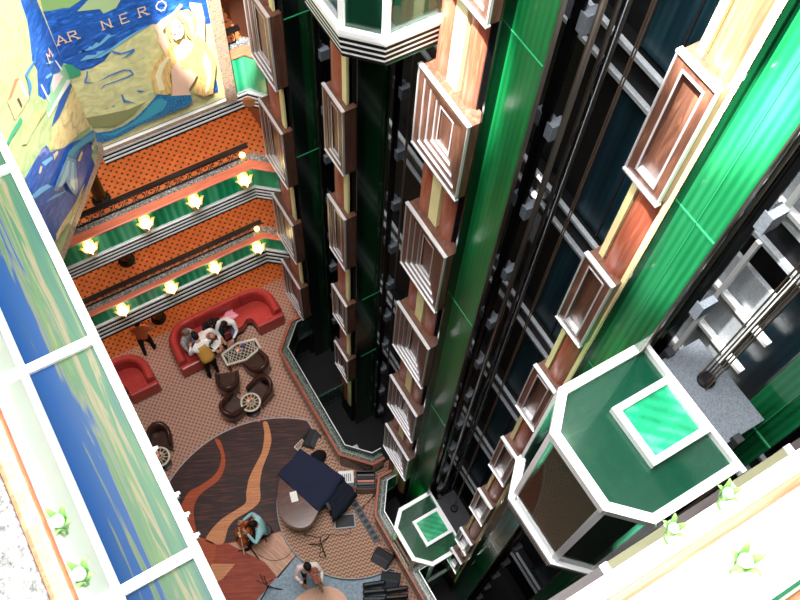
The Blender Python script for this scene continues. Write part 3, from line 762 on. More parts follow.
MAIN=[('sea',[(0.82,11.3),(1.1,12.47),(3.6,11.5),(3.49,10.35),(3.47,9.92),(2.32,10.36),(1.74,10.22),(1.59,10.14),(1.41,9.98),(1.19,9.93),(1.03,9.95),(0.85,10.2),(0.8,10.25)]),
('isle',[(0.82,11.32),(0.86,11.6),(1.77,11.29),(1.39,11.28),(1.2,11.22),(1.08,11.26),(0.93,11.28)]),
('isle2',[(1.28,11.11),(1.49,11.24),(1.59,11.31),(2.01,11.12),(1.94,11.02),(1.85,10.92),(1.64,10.9),(1.61,11.01),(1.47,11.05)]),
('foam',[(1.08,10.34),(1.12,10.37),(1.13,10.33),(1.24,10.36),(1.28,10.4),(1.3,10.36),(1.38,10.41),(1.41,10.41),(1.42,10.37),(1.61,10.49),(1.64,10.48),(1.62,10.45),(1.76,10.41),(1.62,10.42),(1.47,10.34),(1.34,10.31),(1.22,10.32)]),
('foam',[(1.05,10.17),(1.18,10.24),(1.33,10.18),(1.35,10.24),(1.48,10.2),(1.59,10.22),(1.4,10.16),(1.26,10.13),(1.17,10.15)]),
('foam',[(1.26,10.12),(1.53,10.18),(1.75,10.27),(2.02,10.34),(2.29,10.38),(2.26,10.37),(1.85,10.25),(1.58,10.15),(1.38,10.09)]),
('bush',[(0.79,10.22),(0.86,10.21),(0.93,10.15),(0.95,10.07),(1.01,9.99),(0.99,9.91),(0.94,9.88),(0.87,9.89),(0.8,9.9)]),
('river',[(1.57,10.15),(1.61,10.12),(1.7,10.04),(1.82,10.02),(1.92,10.03),(1.93,9.98),(1.88,9.94),(1.77,9.91),(1.66,9.91),(1.77,9.94),(1.87,9.98),(1.81,9.99),(1.67,10.01),(1.58,10.1)]),
('river',[(1.09,9.93),(1.11,9.92),(1.07,9.8),(1.02,9.72),(1.17,9.61),(0.99,9.7),(0.99,9.73),(1.06,9.84)]),
('river',[(1.17,9.62),(1.4,9.68),(1.66,9.68),(1.77,9.61),(1.8,9.5),(1.69,9.47),(1.45,9.47),(1.3,9.49),(1.19,9.44),(1.27,9.51),(1.46,9.5),(1.67,9.5),(1.77,9.52),(1.73,9.61),(1.65,9.65),(1.42,9.65)]),
('river',[(1.48,9.16),(1.51,9.14),(1.52,9.0),(1.69,8.81),(1.48,8.97)]),
('river',[(1.74,9.11),(1.79,9.1),(1.9,9.02),(1.81,9.03)]),
('river',[(1.13,8.99),(1.22,8.99),(1.18,8.97)]),
('river',[(1.26,8.97),(1.33,8.99),(1.3,8.95)]),
('shade',[(0.78,8.95),(0.84,8.67),(1.2,8.49),(1.56,8.6),(1.86,8.78),(1.52,8.76),(1.11,8.86)]),
('skin',[(2.31,10.42),(2.44,10.5),(2.66,10.56),(2.81,10.68),(2.85,10.63),(2.7,10.51),(2.55,10.39),(2.43,10.28),(2.46,9.93),(2.63,9.85),(2.72,9.94),(2.89,9.82),(2.95,9.97),(3.01,10.2),(2.95,10.56),(2.97,10.64),(3.15,10.53),(3.16,10.2),(3.08,9.7),(2.94,9.23),(2.76,8.94),(2.62,8.78),(2.63,8.54),(2.28,8.77),(2.34,8.94),(2.39,9.32),(2.44,9.48),(2.36,9.59),(2.38,9.76),(2.32,10.06),(2.34,10.25)]),
('sea',[(2.92,8.5),(3.14,8.78),(3.17,8.61),(3.16,8.33),(3.02,8.37)]),
('hair',[(2.48,10.29),(2.59,10.46),(2.74,10.56),(2.91,10.52),(3.0,10.37),(3.03,10.2),(2.97,10.02),(2.89,9.82),(2.83,9.92),(2.79,10.07),(2.79,10.27),(2.74,10.38),(2.68,10.48),(2.6,10.39),(2.54,10.16),(2.55,9.99),(2.61,9.89),(2.53,9.79),(2.52,9.65),(2.53,9.51),(2.43,9.41),(2.35,9.27),(2.34,9.05),(2.32,8.87),(2.21,8.85),(2.04,8.98),(2.04,9.25),(2.05,9.46),(2.15,9.63),(2.28,9.74),(2.4,9.85),(2.52,9.97),(2.49,10.12)]),
('hair',[(2.9,9.85),(2.99,9.91),(3.07,9.74),(3.18,9.36),(3.19,9.1),(3.11,8.76),(3.03,8.44),(2.86,8.46),(2.71,8.62),(2.7,8.74),(2.83,8.98),(2.73,9.22),(2.58,9.33),(2.57,9.49),(2.73,9.55),(2.84,9.67)]),
('hairlight',[(2.11,9.39),(2.22,9.59),(2.39,9.72),(2.43,9.67),(2.28,9.49),(2.2,9.31),(2.21,9.0),(2.1,9.02)]),
('hairlight',[(3.04,9.54),(3.1,9.22),(3.07,8.89),(2.96,8.56),(2.88,8.52),(2.99,8.9),(2.96,9.25)]),
('hairlight',[(2.73,10.51),(2.88,10.49),(2.94,10.33),(2.94,10.1),(2.89,9.96),(2.87,10.27),(2.79,10.42)]),
('face',[(2.59,10.4),(2.68,10.47),(2.74,10.36),(2.78,10.24),(2.76,10.07),(2.7,10.0),(2.6,9.99),(2.56,10.07),(2.56,10.22)]),
('lip',[(2.58,10.16),(2.62,10.13),(2.63,10.1),(2.59,10.1)]),
('brow',[(2.57,10.31),(2.61,10.31),(2.61,10.29)]),
('brow',[(2.67,10.27),(2.73,10.26),(2.72,10.23)]),
('tail',[(0.74,8.43),(0.84,8.65),(1.07,8.56),(1.32,8.55),(1.57,8.63),(1.79,8.77),(2.06,8.98),(2.28,8.81),(2.62,8.65),(2.62,8.46),(2.47,8.39),(2.24,8.41),(1.97,8.4),(1.59,8.4),(1.23,8.33),(0.97,8.32)]),
('taillight',[(0.87,8.57),(1.12,8.48),(1.39,8.51),(1.68,8.62),(1.95,8.84),(2.09,8.86),(2.19,8.71),(2.08,8.55),(1.76,8.49),(1.49,8.48),(1.14,8.41)]),
]
CHAM=[('sea',[(-0.03,11.55),(-0.03,10.22),(-0.03,9.89),(0.25,10.13),(0.8,10.3),(0.9,10.52),(0.67,10.81),(0.68,11.03),(0.53,11.28),(0.4,11.54),(0.36,11.88)]),
('foam',[(0.43,10.69),(0.3,10.61),(0.2,10.49),(0.33,10.58)]),
('foam',[(0.56,10.55),(0.38,10.45),(0.39,10.4),(0.55,10.49)]),
('riverb',[(0.95,9.83),(0.84,9.87),(0.51,9.92),(0.24,9.89),(0.03,9.84),(0.02,9.75),(0.23,9.74),(0.39,9.73),(0.67,9.74)]),
('sand',[(1.24,9.63),(0.94,9.8),(0.65,9.72),(0.25,9.72),(0.0,9.75),(-0.08,9.67),(-0.04,8.69),(0.29,8.89),(0.75,9.16),(0.91,9.24)]),
('island',[(0.9,10.19),(0.69,10.19),(0.55,10.34),(0.37,10.39),(0.2,10.26),(-0.02,10.26),(0.01,9.99),(-0.0,9.83),(0.43,9.93),(0.93,10.05)]),
('white',[(0.91,10.17),(0.87,10.07),(0.1,9.98),(0.02,9.89),(0.05,9.86),(0.92,10.03)]),
('white',[(0.2,10.53),(0.17,10.49),(0.1,10.21),(0.15,10.24)]),
('white',[(0.77,10.6),(0.73,10.58),(0.72,10.17),(0.76,10.2)]),
('pinkstone',[(0.53,10.32),(0.37,10.39),(0.23,10.27),(0.17,10.13),(0.36,10.16),(0.58,10.2)]),
('temple',[(1.6,11.18),(1.27,11.27),(1.16,11.2),(1.14,10.74),(1.43,10.79),(1.64,10.84)]),
('white',[(1.2,11.16),(1.15,11.12),(1.14,10.77),(1.2,10.8)]),
('dark',[(1.41,11.02),(1.35,11.0),(1.36,10.84),(1.41,10.82)]),
('brownroof',[(1.6,11.21),(1.25,11.27),(1.15,11.18),(1.23,11.19),(1.5,11.16)]),
('bush',[(2.02,10.82),(1.84,10.82),(1.52,10.77),(1.51,10.68),(1.66,10.69),(1.86,10.74),(2.0,10.75)]),
('leaf',[(1.77,10.45),(1.42,10.48),(1.07,10.36),(0.9,10.26),(0.9,10.19),(1.17,10.27),(1.44,10.32),(1.68,10.34)]),
('riverb2',[(1.01,11.11),(0.84,11.08),(0.69,11.04),(0.66,11.0),(0.83,11.03),(0.98,11.04),(0.97,10.88),(1.02,10.8),(1.14,10.77),(1.06,10.89),(1.02,11.0)]),
('deep',[(2.07,10.02),(1.77,9.97),(1.4,9.9),(1.29,9.82),(1.28,9.63),(0.97,9.33),(0.67,9.11),(0.38,8.84),(0.16,8.46),(0.35,8.3),(0.36,7.96),(0.73,8.06),(1.45,8.23),(1.94,8.37),(2.2,8.42),(2.18,8.75),(2.16,9.47)]),
('sand',[(2.09,8.48),(1.81,8.41),(1.49,8.3),(1.24,8.23),(0.93,8.21),(0.85,8.17),(1.1,8.15),(1.52,8.15),(1.83,8.27),(2.14,8.38)]),
('foam',[(2.15,9.67),(1.91,9.54),(1.71,9.37),(1.61,9.17),(1.82,9.35),(2.1,9.54)]),
('foam',[(1.95,9.21),(1.66,9.01),(1.35,8.69),(1.59,8.87)]),
('foam',[(1.59,9.78),(1.32,9.58),(1.3,9.5),(1.55,9.64)]),
('sand',[(1.26,9.55),(1.13,9.48),(1.13,9.43),(1.3,9.45)]),
('sand',[(1.77,9.74),(1.65,9.78),(1.62,9.71),(1.73,9.69)]),
('sand',[(0.78,8.75),(0.57,8.75),(0.55,8.67),(0.73,8.66)]),
('sand',[(0.25,8.49),(0.19,8.43),(0.23,8.35),(0.29,8.41)]),
('tail',[(1.05,9.19),(0.9,9.19),(0.62,9.04),(0.21,8.79),(0.04,8.67),(-0.08,8.27),(0.26,8.61),(0.59,8.84),(0.85,8.85)]),
('taillight',[(0.96,9.18),(0.78,9.1),(0.37,8.85),(0.05,8.59),(0.04,8.47),(0.44,8.78),(0.78,8.98),(0.88,8.99)]),
('fin',[(1.67,9.15),(1.46,9.18),(1.01,9.17),(0.84,8.86),(0.98,8.64),(1.12,8.42),(1.25,8.4),(1.31,8.63),(1.32,8.9),(1.59,9.03)]),
('finlight',[(1.55,9.08),(1.3,9.07),(1.04,9.1),(0.99,9.03),(1.19,8.92),(1.45,8.97)]),
('finlight',[(1.26,8.73),(0.98,8.97),(0.91,8.9),(1.08,8.71),(1.21,8.5)]),
]

STROKE = {'M':[((0,0),(.12,1)),((.12,1),(.5,.35)),((.5,.35),(.88,1)),((.88,1),(1,0))],'A':[((0,0),(.5,1)),((.5,1),(1,0)),((.22,.38),(.78,.38))],
 'R':[((.1,0),(.1,1)),((.1,1),(.8,.95)),((.8,.95),(.85,.6)),((.85,.6),(.1,.5)),((.4,.5),(1,0))],'N':[((.08,0),(.08,1)),((.08,1),(.92,0)),((.92,0),(.92,1))],
 'E':[((.1,0),(.1,1)),((.1,1),(.9,1)),((.1,.5),(.7,.5)),((.1,0),(.9,0))],'O':[((.3,0),(0,.3)),((0,.3),(0,.7)),((0,.7),(.3,1)),((.3,1),(.7,1)),((.7,1),(1,.7)),((1,.7),(1,.3)),((1,.3),(.7,0)),((.7,0),(.3,0))]}
def letter_quads(ch, u, z, w=.14, h=.17, th=.022):
    out = []
    for (a, b), (c, d) in STROKE[ch]:
        p = Vector((u+(a-.5)*w, z+(b-.5)*h)); q = Vector((u+(c-.5)*w, z+(d-.5)*h)); dr = (q-p).normalized(); nn = Vector((-dr.y, dr.x))*th/2; e = dr*th*.3
        out.append([tuple(p-e-nn), tuple(q+e-nn), tuple(q+e+nn), tuple(p-e+nn)])
    if ch in 'MANR':
        for fx in (.05, .95): out.append([(u+(fx-.5)*w-.03, z-h/2-.004), (u+(fx-.5)*w+.03, z-h/2-.004), (u+(fx-.5)*w+.03, z-h/2+.014), (u+(fx-.5)*w-.03, z-h/2+.014)])
    return out
def mural(name, label, data, letters, P, uext, zext, base, bordpolys, figure):
    """P(u, z, off) -> point; one painted panel plus the figure painted over it"""
    t = thing(name, label, 'mural', P((uext[0]+uext[1])/2, zext[0], 0)); L = Vector(t.location)
    def bld(items, nm, k0):
        mb = MB(); names = []; k = k0
        for key, poly in items:
            if key not in names: names.append(key)
            mb.mat(names.index(key))
            mb.add([Vector(P(u, z, .0024*k))-L for u, z in poly], [tuple(range(len(poly)))]); k += 1
        return mb.build(nm, ['mu_'+x for x in names], t, normals=False), k
    # backing slab
    s = MB(); c = [(uext[0],zext[0]),(uext[1],zext[0]),(uext[1],zext[1]),(uext[0],zext[1])]
    s.add([Vector(P(u,z,-.05))-L for u, z in c]+[Vector(P(u,z,0))-L for u, z in c], [(0,1,2,3),(4,5,6,7),(0,1,5,4),(1,2,6,5),(2,3,7,6),(3,0,4,7)])
    s.build('panel', 'mu_'+base, t)
    bg = [d for d in data if d[0] not in figure]; fg = [d for d in data if d[0] in figure]
    for ch, u, z, w in letters: bg += [('letter', q) for q in letter_quads(ch, u, z, w)]
    o, k = bld(bg, 'painted_map', 1)
    o, k = bld(fg, 'painted_mermaid', k)
    o, k = bld([('border', p) for p in bordpolys], 'painted_border', k)
    return t
FIG = ('skin','hair','hairlight','face','lip','brow','tail','taillight','fin','finlight')
def clampu(data, a, b, zt=13.2): return [(k, [(min(max(u, a), b), min(z, zt)) for u, z in p]) for k, p in data]
mural('sea_map_mural', 'painted sea map wall with lettering and a long-haired mermaid', clampu(MAIN, .80, 3.28),
      [('A',.90,10.74,.14),('R',1.09,10.75,.15),('N',1.62,10.75,.15),('E',1.91,10.75,.15),('R',2.21,10.76,.15),('O',2.51,10.76,.15)],
      lambda u, z, o: (u, 10.80-o, z), (.79,3.46), (8.06,13.2), 'land',
      [[(.79,8.06),(3.46,8.06),(3.46,8.15),(.79,8.15)],[(3.24,8.15),(3.46,8.15),(3.46,13.2),(3.24,13.2)]], FIG)
mural('coast_map_mural', 'painted coast panel with little temple and fish tail of the mermaid', clampu(CHAM, 0.0, 4.0),
      [('M',.34,10.79,.15)],
      lambda u, z, o: (.8-.63*u+.777*o, 10.8-.777*u-.63*o, z), (0,4.2), (7.98,13.2), 'land2',
      [[(0,7.98),(4.2,7.98),(4.2,8.16),(.30,8.16),(.12,8.30),(.22,8.5),(.02,8.62),(0,8.5)]], FIG)
tag(MB().box(-.02,.02,-.03,.03,0,5.12).build('frame_strip','cream',loc=(3.475,10.77,8.08)), 'pale upright edge strip at the right of the mermaid mural', 'frame')

# near left: long glossy painted canopy in white frames
n = NT('shaded_canopy_paint').set(0.3, 0, 0.0, 0.15)
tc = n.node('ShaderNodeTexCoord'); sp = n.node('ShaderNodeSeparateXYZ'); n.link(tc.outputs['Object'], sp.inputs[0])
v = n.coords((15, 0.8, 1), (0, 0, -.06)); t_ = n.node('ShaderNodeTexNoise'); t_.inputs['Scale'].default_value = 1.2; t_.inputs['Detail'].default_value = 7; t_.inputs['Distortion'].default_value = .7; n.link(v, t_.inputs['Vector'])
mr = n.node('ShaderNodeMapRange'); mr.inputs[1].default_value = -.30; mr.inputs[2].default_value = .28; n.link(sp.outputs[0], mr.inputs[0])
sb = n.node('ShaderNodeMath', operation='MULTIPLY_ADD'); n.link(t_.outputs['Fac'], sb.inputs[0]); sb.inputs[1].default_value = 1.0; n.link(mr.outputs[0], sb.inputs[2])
n.link(n.ramp(sb.outputs[0], [(.0,(20,62,112)),(.40,(18,56,104)),(.56,(26,58,96)),(.60,(82,90,72)),(.64,(54,84,62)),(.70,(70,92,56)),(.74,(104,96,78)),(.80,(50,84,58)),(.90,(40,74,68)),(.96,(24,46,78)),(1.0,(88,82,52))]), n.b.inputs['Base Color'])  # paint colours darkened to stand in for shade under the balcony
M['shaded_canopy_paint'] = n.m
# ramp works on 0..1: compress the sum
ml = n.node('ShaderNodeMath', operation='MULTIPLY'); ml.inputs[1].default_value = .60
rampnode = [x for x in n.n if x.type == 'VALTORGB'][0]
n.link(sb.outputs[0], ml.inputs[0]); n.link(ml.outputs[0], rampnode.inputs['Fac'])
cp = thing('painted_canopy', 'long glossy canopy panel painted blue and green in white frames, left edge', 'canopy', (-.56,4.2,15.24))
MB().box(.24,.305,-4.4,7.2,0,.07).build('edge_frame', 'white_metal', cp, bevel=.008)
MB().box(-.45,-.25,-4.4,7.2,0,.07).build('edge_frame', 'white_metal', cp)
ys = [-3.6,-2.67,-.98,.71,2.4,4.1,5.8]
for y in ys: MB().box(-.25,.24,y-.035,y+.035,.02,.075).build('crossbar', 'white_metal', cp)
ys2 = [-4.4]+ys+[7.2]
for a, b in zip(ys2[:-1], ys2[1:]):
    if b-a > .1: MB().box(-.26,.25,a+.03,b-.03,.025,.04).build('painted_panel', 'shaded_canopy_paint', cp)
MB().box(-.45,-.38,-4.4,7.2,.05,.62).build('hanger', 'white_metal', cp)
for y in (-2.6,-2.45,-2.3,-1.95):
    MB().obox((.30,y,.085),(.05,.03,.05)).tube([(.28,y,.1),(.34,y,.12)],.012,6).build('clip','silver',cp)
# ================================================================== LOUNGE FURNITURE
SO = (1.95, 10.2)
def soff(p): return (p[0]-SO[0], p[1]-SO[1])
sofa = thing('curved_sofa', 'long curved red leather sofa with people sitting on it', 'sofa', (SO[0],SO[1],0), 0, 'red curved sofas')
la = [(.5,9.80)]+arc(1.1,10.3,.6,PI,PI/2,8)+[(1.35,10.9)]
ce = [(1.35,10.9),(2.6,10.9)]
ra = [(2.6,10.9)]+arc(2.82,10.3,.6,PI/2,0,8)+[(3.42,9.94)]
bp = [(0,.08),(.0,.66),(-.03,.75),(-.09,.80),(-.16,.79),(-.205,.73),(-.23,.45),(-.23,.08)]
for seg in (la, ce, ra):
    MB().band([soff(p) for p in seg], 0, 0, 0, 0, prof=bp).build('backrest', 'red_leather', sofa, smooth=False, bevel=.02)
sm_ = MB()
for x in (1.35, 2.6): sm_.band([(x-.008-SO[0],10.9-SO[1]),(x+.008-SO[0],10.9-SO[1])], 0,0,0,0, prof=[(o*1.01, z*1.006) for o, z in bp])
sm_.build('seam', 'red_seam', sofa)
seat = [(.73,9.80),(1.12,9.80),(1.13,9.96),(1.2,10.06),(1.4,10.10),(2.35,10.13),(2.46,10.20),(2.56,10.27),(2.66,10.22),(2.69,10.05),(2.69,9.94),(3.19,9.94),(3.19,10.3)]+arc(2.82,10.3,.37,0,PI/2,6)+arc(1.1,10.3,.37,PI/2,PI,6)
MB().prism([soff(p) for p in seat], .10, .42).build('seat', 'red_leather', sofa, bevel=.03)
MB().box(.49-SO[0],1.14-SO[0],9.68-SO[1],9.82-SO[1],.06,.56).build('arm', 'red_leather', sofa, bevel=.045)
MB().box(2.68-SO[0],3.43-SO[0],9.82-SO[1],9.96-SO[1],.06,.56).build('arm', 'red_leather', sofa, bevel=.045)
MB().prism([soff((p[0]*.98+.04, p[1]*.98+.2)) for p in seat], 0, .09).build('plinth', 'black', sofa)
dup(sofa, (SO[0]-3.55, SO[1]-.17, 0), 0, 'empty curved red leather sofa half hidden by the white edge frame')

tb = thing('coffee_table', 'six-sided coffee table with dark lattice top before the sofa', 'table', (2.02,9.46,0))
hx = [(-.49,-.18),(0,-.28),(.48,-.16),(.48,.16),(-.02,.28),(-.49,.18)]
MB().band(hx, 0, .05, .43, .50, closed=True).build('frame', 'table_frame', tb)
MB().prism([(x*.96,y*.94) for x, y in hx], .44, .47).build('tabletop', 'lattice', tb)
lt = MB()
for k in range(-4, 5):
    for s in (-1, 1):
        x = .11*k; a = (x-.17*s, -.2); b = (x+.17*s, .2)
        a = (max(-.44, min(.44, a[0])), a[1]); b = (max(-.44, min(.44, b[0])), b[1])
        lt.tube([(a[0],a[1],.478),(b[0],b[1],.478)], .008, 4)
lt.build('lattice', 'table_frame', tb)
for x, y in ((-.42,-.14),(.41,-.13),(.41,.13),(-.42,.14)): MB().box(x-.03,x+.03,y-.03,y+.03,0,.43).build('leg', 'dark_wood', tb)
def posy(label, loc, cat='flowers'):
    t = thing('flower_dish', label, cat, loc)
    MB().lathe([(.03,0),(.07,.03),(.08,.05)], n=12).build('dish', 'lattice_pale', t)
    for k, m in enumerate(('flower_pink','flower_orange','flower_pink','shirt_white','flower_orange','flower_blue')):
        a = k*1.05; MB().ball((.045*math.cos(a), .045*math.sin(a), .07+.01*(k % 2)), .032, 8, 6).build('bloom', m, t)
    return t
posy('flowers and napkins in a dish on the six-sided coffee table', (1.98,9.50,.485))
tag(MB().lathe([(.028,0),(.03,.08),(.034,.09)], n=10).build('blue_glass', 'flower_blue', loc=(2.12,9.56,.485)), 'small blue glass on the six-sided coffee table', 'glass')

def chair():
    t = thing('tub_chair', 'brown leather tub chair left of the other one facing the coffee table', 'chair', (0,0,0), 0, 'brown leather tub chairs')
    MB().obox((0,.03,.36), (.46,.46,.12)).build('seat', 'brown_leather', t, bevel=.035)
    pth = [(-.27,.20),(-.27,-.05)]+arc(0,-.05,.27,PI,2*PI,8)[1:]+[(.27,.20)]
    # offsets to the left of the path point inwards
    rows = []
    bk = MB(); n = len(pth)
    for i, p in enumerate(pth):
        u = i/(n-1); top = .60+.17*math.sin(PI*u)**1.5
        c = Vector((p[0], p[1])); d = Vector((0,-.02))-c; d.normalize()
        q = c+d*.07
        rows.append([(c.x,c.y,.24),(c.x*1.05,c.y*1.05,top-.03),((c.x+q.x)/2*1.03,(c.y+q.y)/2*1.03,top),(q.x,q.y,top-.03),(q.x,q.y,.30)])
    bk.grid(rows+[]).add(rows[0], [(0,1,2,3,4)]).add(rows[-1], [(0,1,2,3,4)])
    bk.build('backrest', 'brown_leather', t, smooth=True, solid=.02)
    MB().obox((0,.0,.27), (.46,.42,.06)).build('seat_frame', 'dark_wood', t)
    for sx in (-1, 1):
        for sy in (-1, 1):
            MB().tube([(sx*.19,sy*.17,.27),(sx*.235,sy*.22,0)], [.024,.015], 8).build('leg', 'dark_wood', t)
    return t
c0 = chair(); c0.location = (1.38,8.91,0); c0.rotation_euler.z = -.35
dup(c0, (2.22,9.0,0), .30, 'brown leather tub chair right of the other one facing the coffee table')
dup(c0, (1.20,8.23,0), -1.25, 'brown leather tub chair on the left side of the round mosaic table')
dup(c0, (1.97,8.30,0), 1.95, 'brown leather tub chair on the right side of the round mosaic table')
dup(c0, (-.68,8.36,0), PI-.35, 'brown leather tub chair by itself beside the small table at the left')
def rtable():
    t = thing('round_table', 'round pale mosaic table between two brown tub chairs', 'table', (1.61,8.08,0), 0, 'round mosaic tables')
    MB().lathe([(.23,.545),(.25,.55),(.25,.58),(.235,.585)], n=28).build('tabletop', 'table_frame', t)
    lp = MB().lathe([(.205,.585),(.205,.588)], n=24); lp.build('inlay', 'lattice', t)
    sp = MB()
    for k in range(6):
        a = PI*k/6; sp.tube([(.2*math.cos(a),.2*math.sin(a),.589),(-.2*math.cos(a),-.2*math.sin(a),.589)], .007, 4)
    ringp = [(.11*math.cos(PI*k/10),.11*math.sin(PI*k/10),.589) for k in range(21)]
    sp.tube(ringp, .007, 4); sp.build('lattice', 'lattice_pale', t)
    MB().lathe([(.03,.03),(.03,.54)], n=10).build('stem', 'dark_wood', t); MB().lathe([(.19,0),(.18,.02),(.04,.05)], n=16).build('foot', 'dark_wood', t)
    return t
r0 = rtable(); dup(r0, (-.86,7.90,0), 0, 'round pale mosaic table beside the lone tub chair at the left')
posy('flowers in a dish on the round table between the two tub chairs', (1.61,8.10,.593)); posy('flowers in a dish on the round table at the left', (-.85,7.92,.593))
tag(MB().ball((0,0,.03),(.05,.035,.03),8,6).build('pink_purse','flower_pink',loc=(1.62,7.76,0)), 'small pink thing lying on the carpet below the round table', 'purse')
# pink jacket on the sofa seat
jk = MB(); rows = []
for i in range(9):
    rows.append([(-.22+.44*j/7+.02*math.sin(i*2+j), -.13+.26*i/8+.02*math.sin(j*1.7), .03+.03*math.sin(i*1.3+j*.9)+.02*math.sin(j*2.1)) for j in range(8)])
tag(jk.grid(rows).build('folded_jacket', 'pink_cloth', loc=(2.14,10.5,.435), smooth=True, solid=.03, rz=.3), 'pink jacket lying on the red sofa behind the man', 'jacket')

fp = thing('flower_pot', 'round pot of orange blossoms inside the big lift car', 'flowers', (2.98,.66,11.54))
MB().lathe([(.07,0),(.10,.10),(.11,.16),(.09,.16)], n=14).build('pot', 'black', fp)
for k in range(9):
    a = k*.7; MB().ball((.075*math.cos(a), .075*math.sin(a), .20+.02*(k % 3)), .032, 8, 6).build('bloom', 'flower_red', fp)
# ================================================================== PIANO AND BAND GEAR (on the platform, top at z = 0.15)
PZ = .15
pn = thing('grand_piano', 'glossy rosewood grand piano half covered by dark blue cloth', 'piano', (1.7,5.4,PZ))
ol = [(2.06,6.22),(1.70,6.08),(1.36,5.93),(1.12,5.60),(.98,5.25),(1.0,4.93),(1.17,4.70),(1.42,4.62),(1.68,4.75),(1.95,4.95),(2.25,5.08),(2.57,5.22),(2.38,5.62)]
tail = smooth_poly([ol[i] for i in range(2, 10)], False, 4)
body = [ol[0],ol[1]]+tail+[ol[10],ol[11]]
pl = [(x-1.7, y-5.4) for x, y in body]
MB().prism(pl, .50, .80).build('body', 'rosewood', pn)
MB().prism([(x*1.015, y*1.015) for x, y in pl], .81, .835).build('lid', 'rosewood', pn, bevel=.006)
kb = MB(); d = Vector((.51,-1.0)).normalized(); nrm = Vector((d.y*-1, d.x)); c = Vector((2.24-1.7, 5.68-5.4))
kb.obox((c.x+.02, c.y+.01, .60), (1.05,.22,.06), rz=math.atan2(d.y, d.x)); kb.build('keyboard', 'paper', pn)
for x, y in ((1.2,5.0),(2.0,5.95),(2.35,5.2)):
    lg_ = MB().tube([(x-1.7,y-5.4,.5),(x-1.7,y-5.4,.07)], [.06,.04], 10).ball((x-1.7,y-5.4,.04),.04,10,6); lg_.build('leg', 'black_gloss', pn)
MB().box(-.25,-.05,-.1,.1,.04,.5).build('pedal_lyre', 'black_gloss', pn)
# cover cloth: lies on the lid and falls over the keyboard end and both sides
def cloth(name, label, corners, ztop, zlow, loc, sides, mat_='navy'):
    A, Bq, Cq, Dq = [Vector(c) for c in corners]; rows = []; N = 22
    for i in range(N+1):
        v = (i-2)/(N-4); row = []
        for j in range(N+1):
            u = (j-2)/(N-4); uu = min(max(u,0),1); vv = min(max(v,0),1)
            p = (A*(1-uu)+Bq*uu)*(1-vv)+(Dq*(1-uu)+Cq*uu)*vv
            dz = 0; 
            for ex, s in ((-u,sides[0]),(u-1,sides[1]),(-v,sides[2]),(v-1,sides[3])):
                if ex > 1e-6: dz = max(dz, s*(ex/(2/(N-4))))
            cen = (A+Bq+Cq+Dq)/4; out = (p-cen).normalized()*(.035 if dz > 0 else 0)*(1+.5*math.sin(9*(u+v)))
            ridge = .016*math.sin(vv*22+1.0)*(1-.3*uu)+.004*math.sin(uu*13+vv*5)
            row.append((p.x+out.x-loc[0], p.y+out.y-loc[1], ztop+.014+ridge-dz*(ztop-zlow)-loc[2]))
        rows.append(row)
    return tag(MB().grid(rows).build(name, mat_, loc=loc, smooth=True, solid=.008), label, 'cloth')
cloth('piano_cover', 'dark blue cloth draped over the wide end of the grand piano', [(1.33,5.99),(2.08,6.27),(2.62,5.22),(1.73,4.80)], PZ+.84, PZ+.40, (1.9,5.6,PZ+.84), (.0,.5,.35,.5))
kt = thing('keyboard_stand', 'stand hidden under the smaller dark blue cloth beside the piano', 'stand', (2.28,4.85,PZ))
MB().box(-.3,.3,-.14,.14,.62,.70).build('top', 'black', kt)
for x in (-.25,.25): MB().tube([(x,-.1,.62),(x,.1,0)],.018,6).tube([(x,.1,.62),(x,-.1,0)],.018,6).build('leg', 'black', kt)
cloth('keyboard_cover', 'smaller dark blue cloth covering a keyboard right of the piano', [(2.12,5.04),(2.62,5.14),(2.70,4.76),(1.98,4.50)], PZ+.71, PZ+.2, (2.3,4.85,PZ+.71), (.4,.5,.3,.6), 'navy_dark')
tag(MB().obox((0,0,.003),(.16,.24,.006),rz=-.25).build('sheet_music', 'paper', loc=(1.42,5.36,PZ+.842)), 'white sheet of paper lying on the piano lid', 'paper')
mx_ = thing('mixing_desk', 'small pale mixing desk beside the blue piano cover', 'mixer', (2.70,5.22,PZ), -.45)
MB().box(-.18,.18,-.13,.17,.52,.60).build('console', 'shirt_white', mx_, bevel=.008); MB().box(-.15,.15,-.26,-.13,.46,.56).build('front_panel', 'mid_grey', mx_)
for k in range(6): MB().box(-.13+.045*k,-.115+.045*k,-.09,.09,.60,.612).build('fader_strip', 'dark_grey', mx_)
for x, y in ((-.13,-.2),(.13,-.2),(-.13,.1),(.13,.1)): MB().box(x-.012,x+.012,y-.012,y+.012,0,.5).build('leg', 'black', mx_)
rk = thing('equipment_rack', 'open brown flight case full of gear behind the band platform', 'case', (3.10,4.98,PZ), -.5)
rb = MB().box(-.24,.24,-.22,-.20,0,.45).box(-.24,.24,.20,.22,0,.45).box(-.24,-.22,-.22,.22,0,.45).box(.22,.24,-.22,.22,0,.45).box(-.24,.24,-.22,.22,0,.03)
rb.build('case_shell', 'dark_wood', rk)
for k in range(5): MB().box(-.2,.2,-.17+.07*k,-.12+.07*k,.05,.38+.02*(k % 2)).build('rack_unit', ['dark_grey','mid_grey','rail_wood'][k % 3], rk)
MB().tube([(-.26,-.1,.3),(-.30,-.1,.3),(-.30,.1,.3),(-.26,.1,.3)],.012,6).build('handle', 'silver', rk)
pb = thing('pedal_board', 'long narrow grey pedal board lying on the platform', 'pedal board', (2.66,4.22,PZ), 0.02)
MB().box(-.08,.08,-.55,.55,0,.06).build('board', 'mid_grey', pb, bevel=.01)
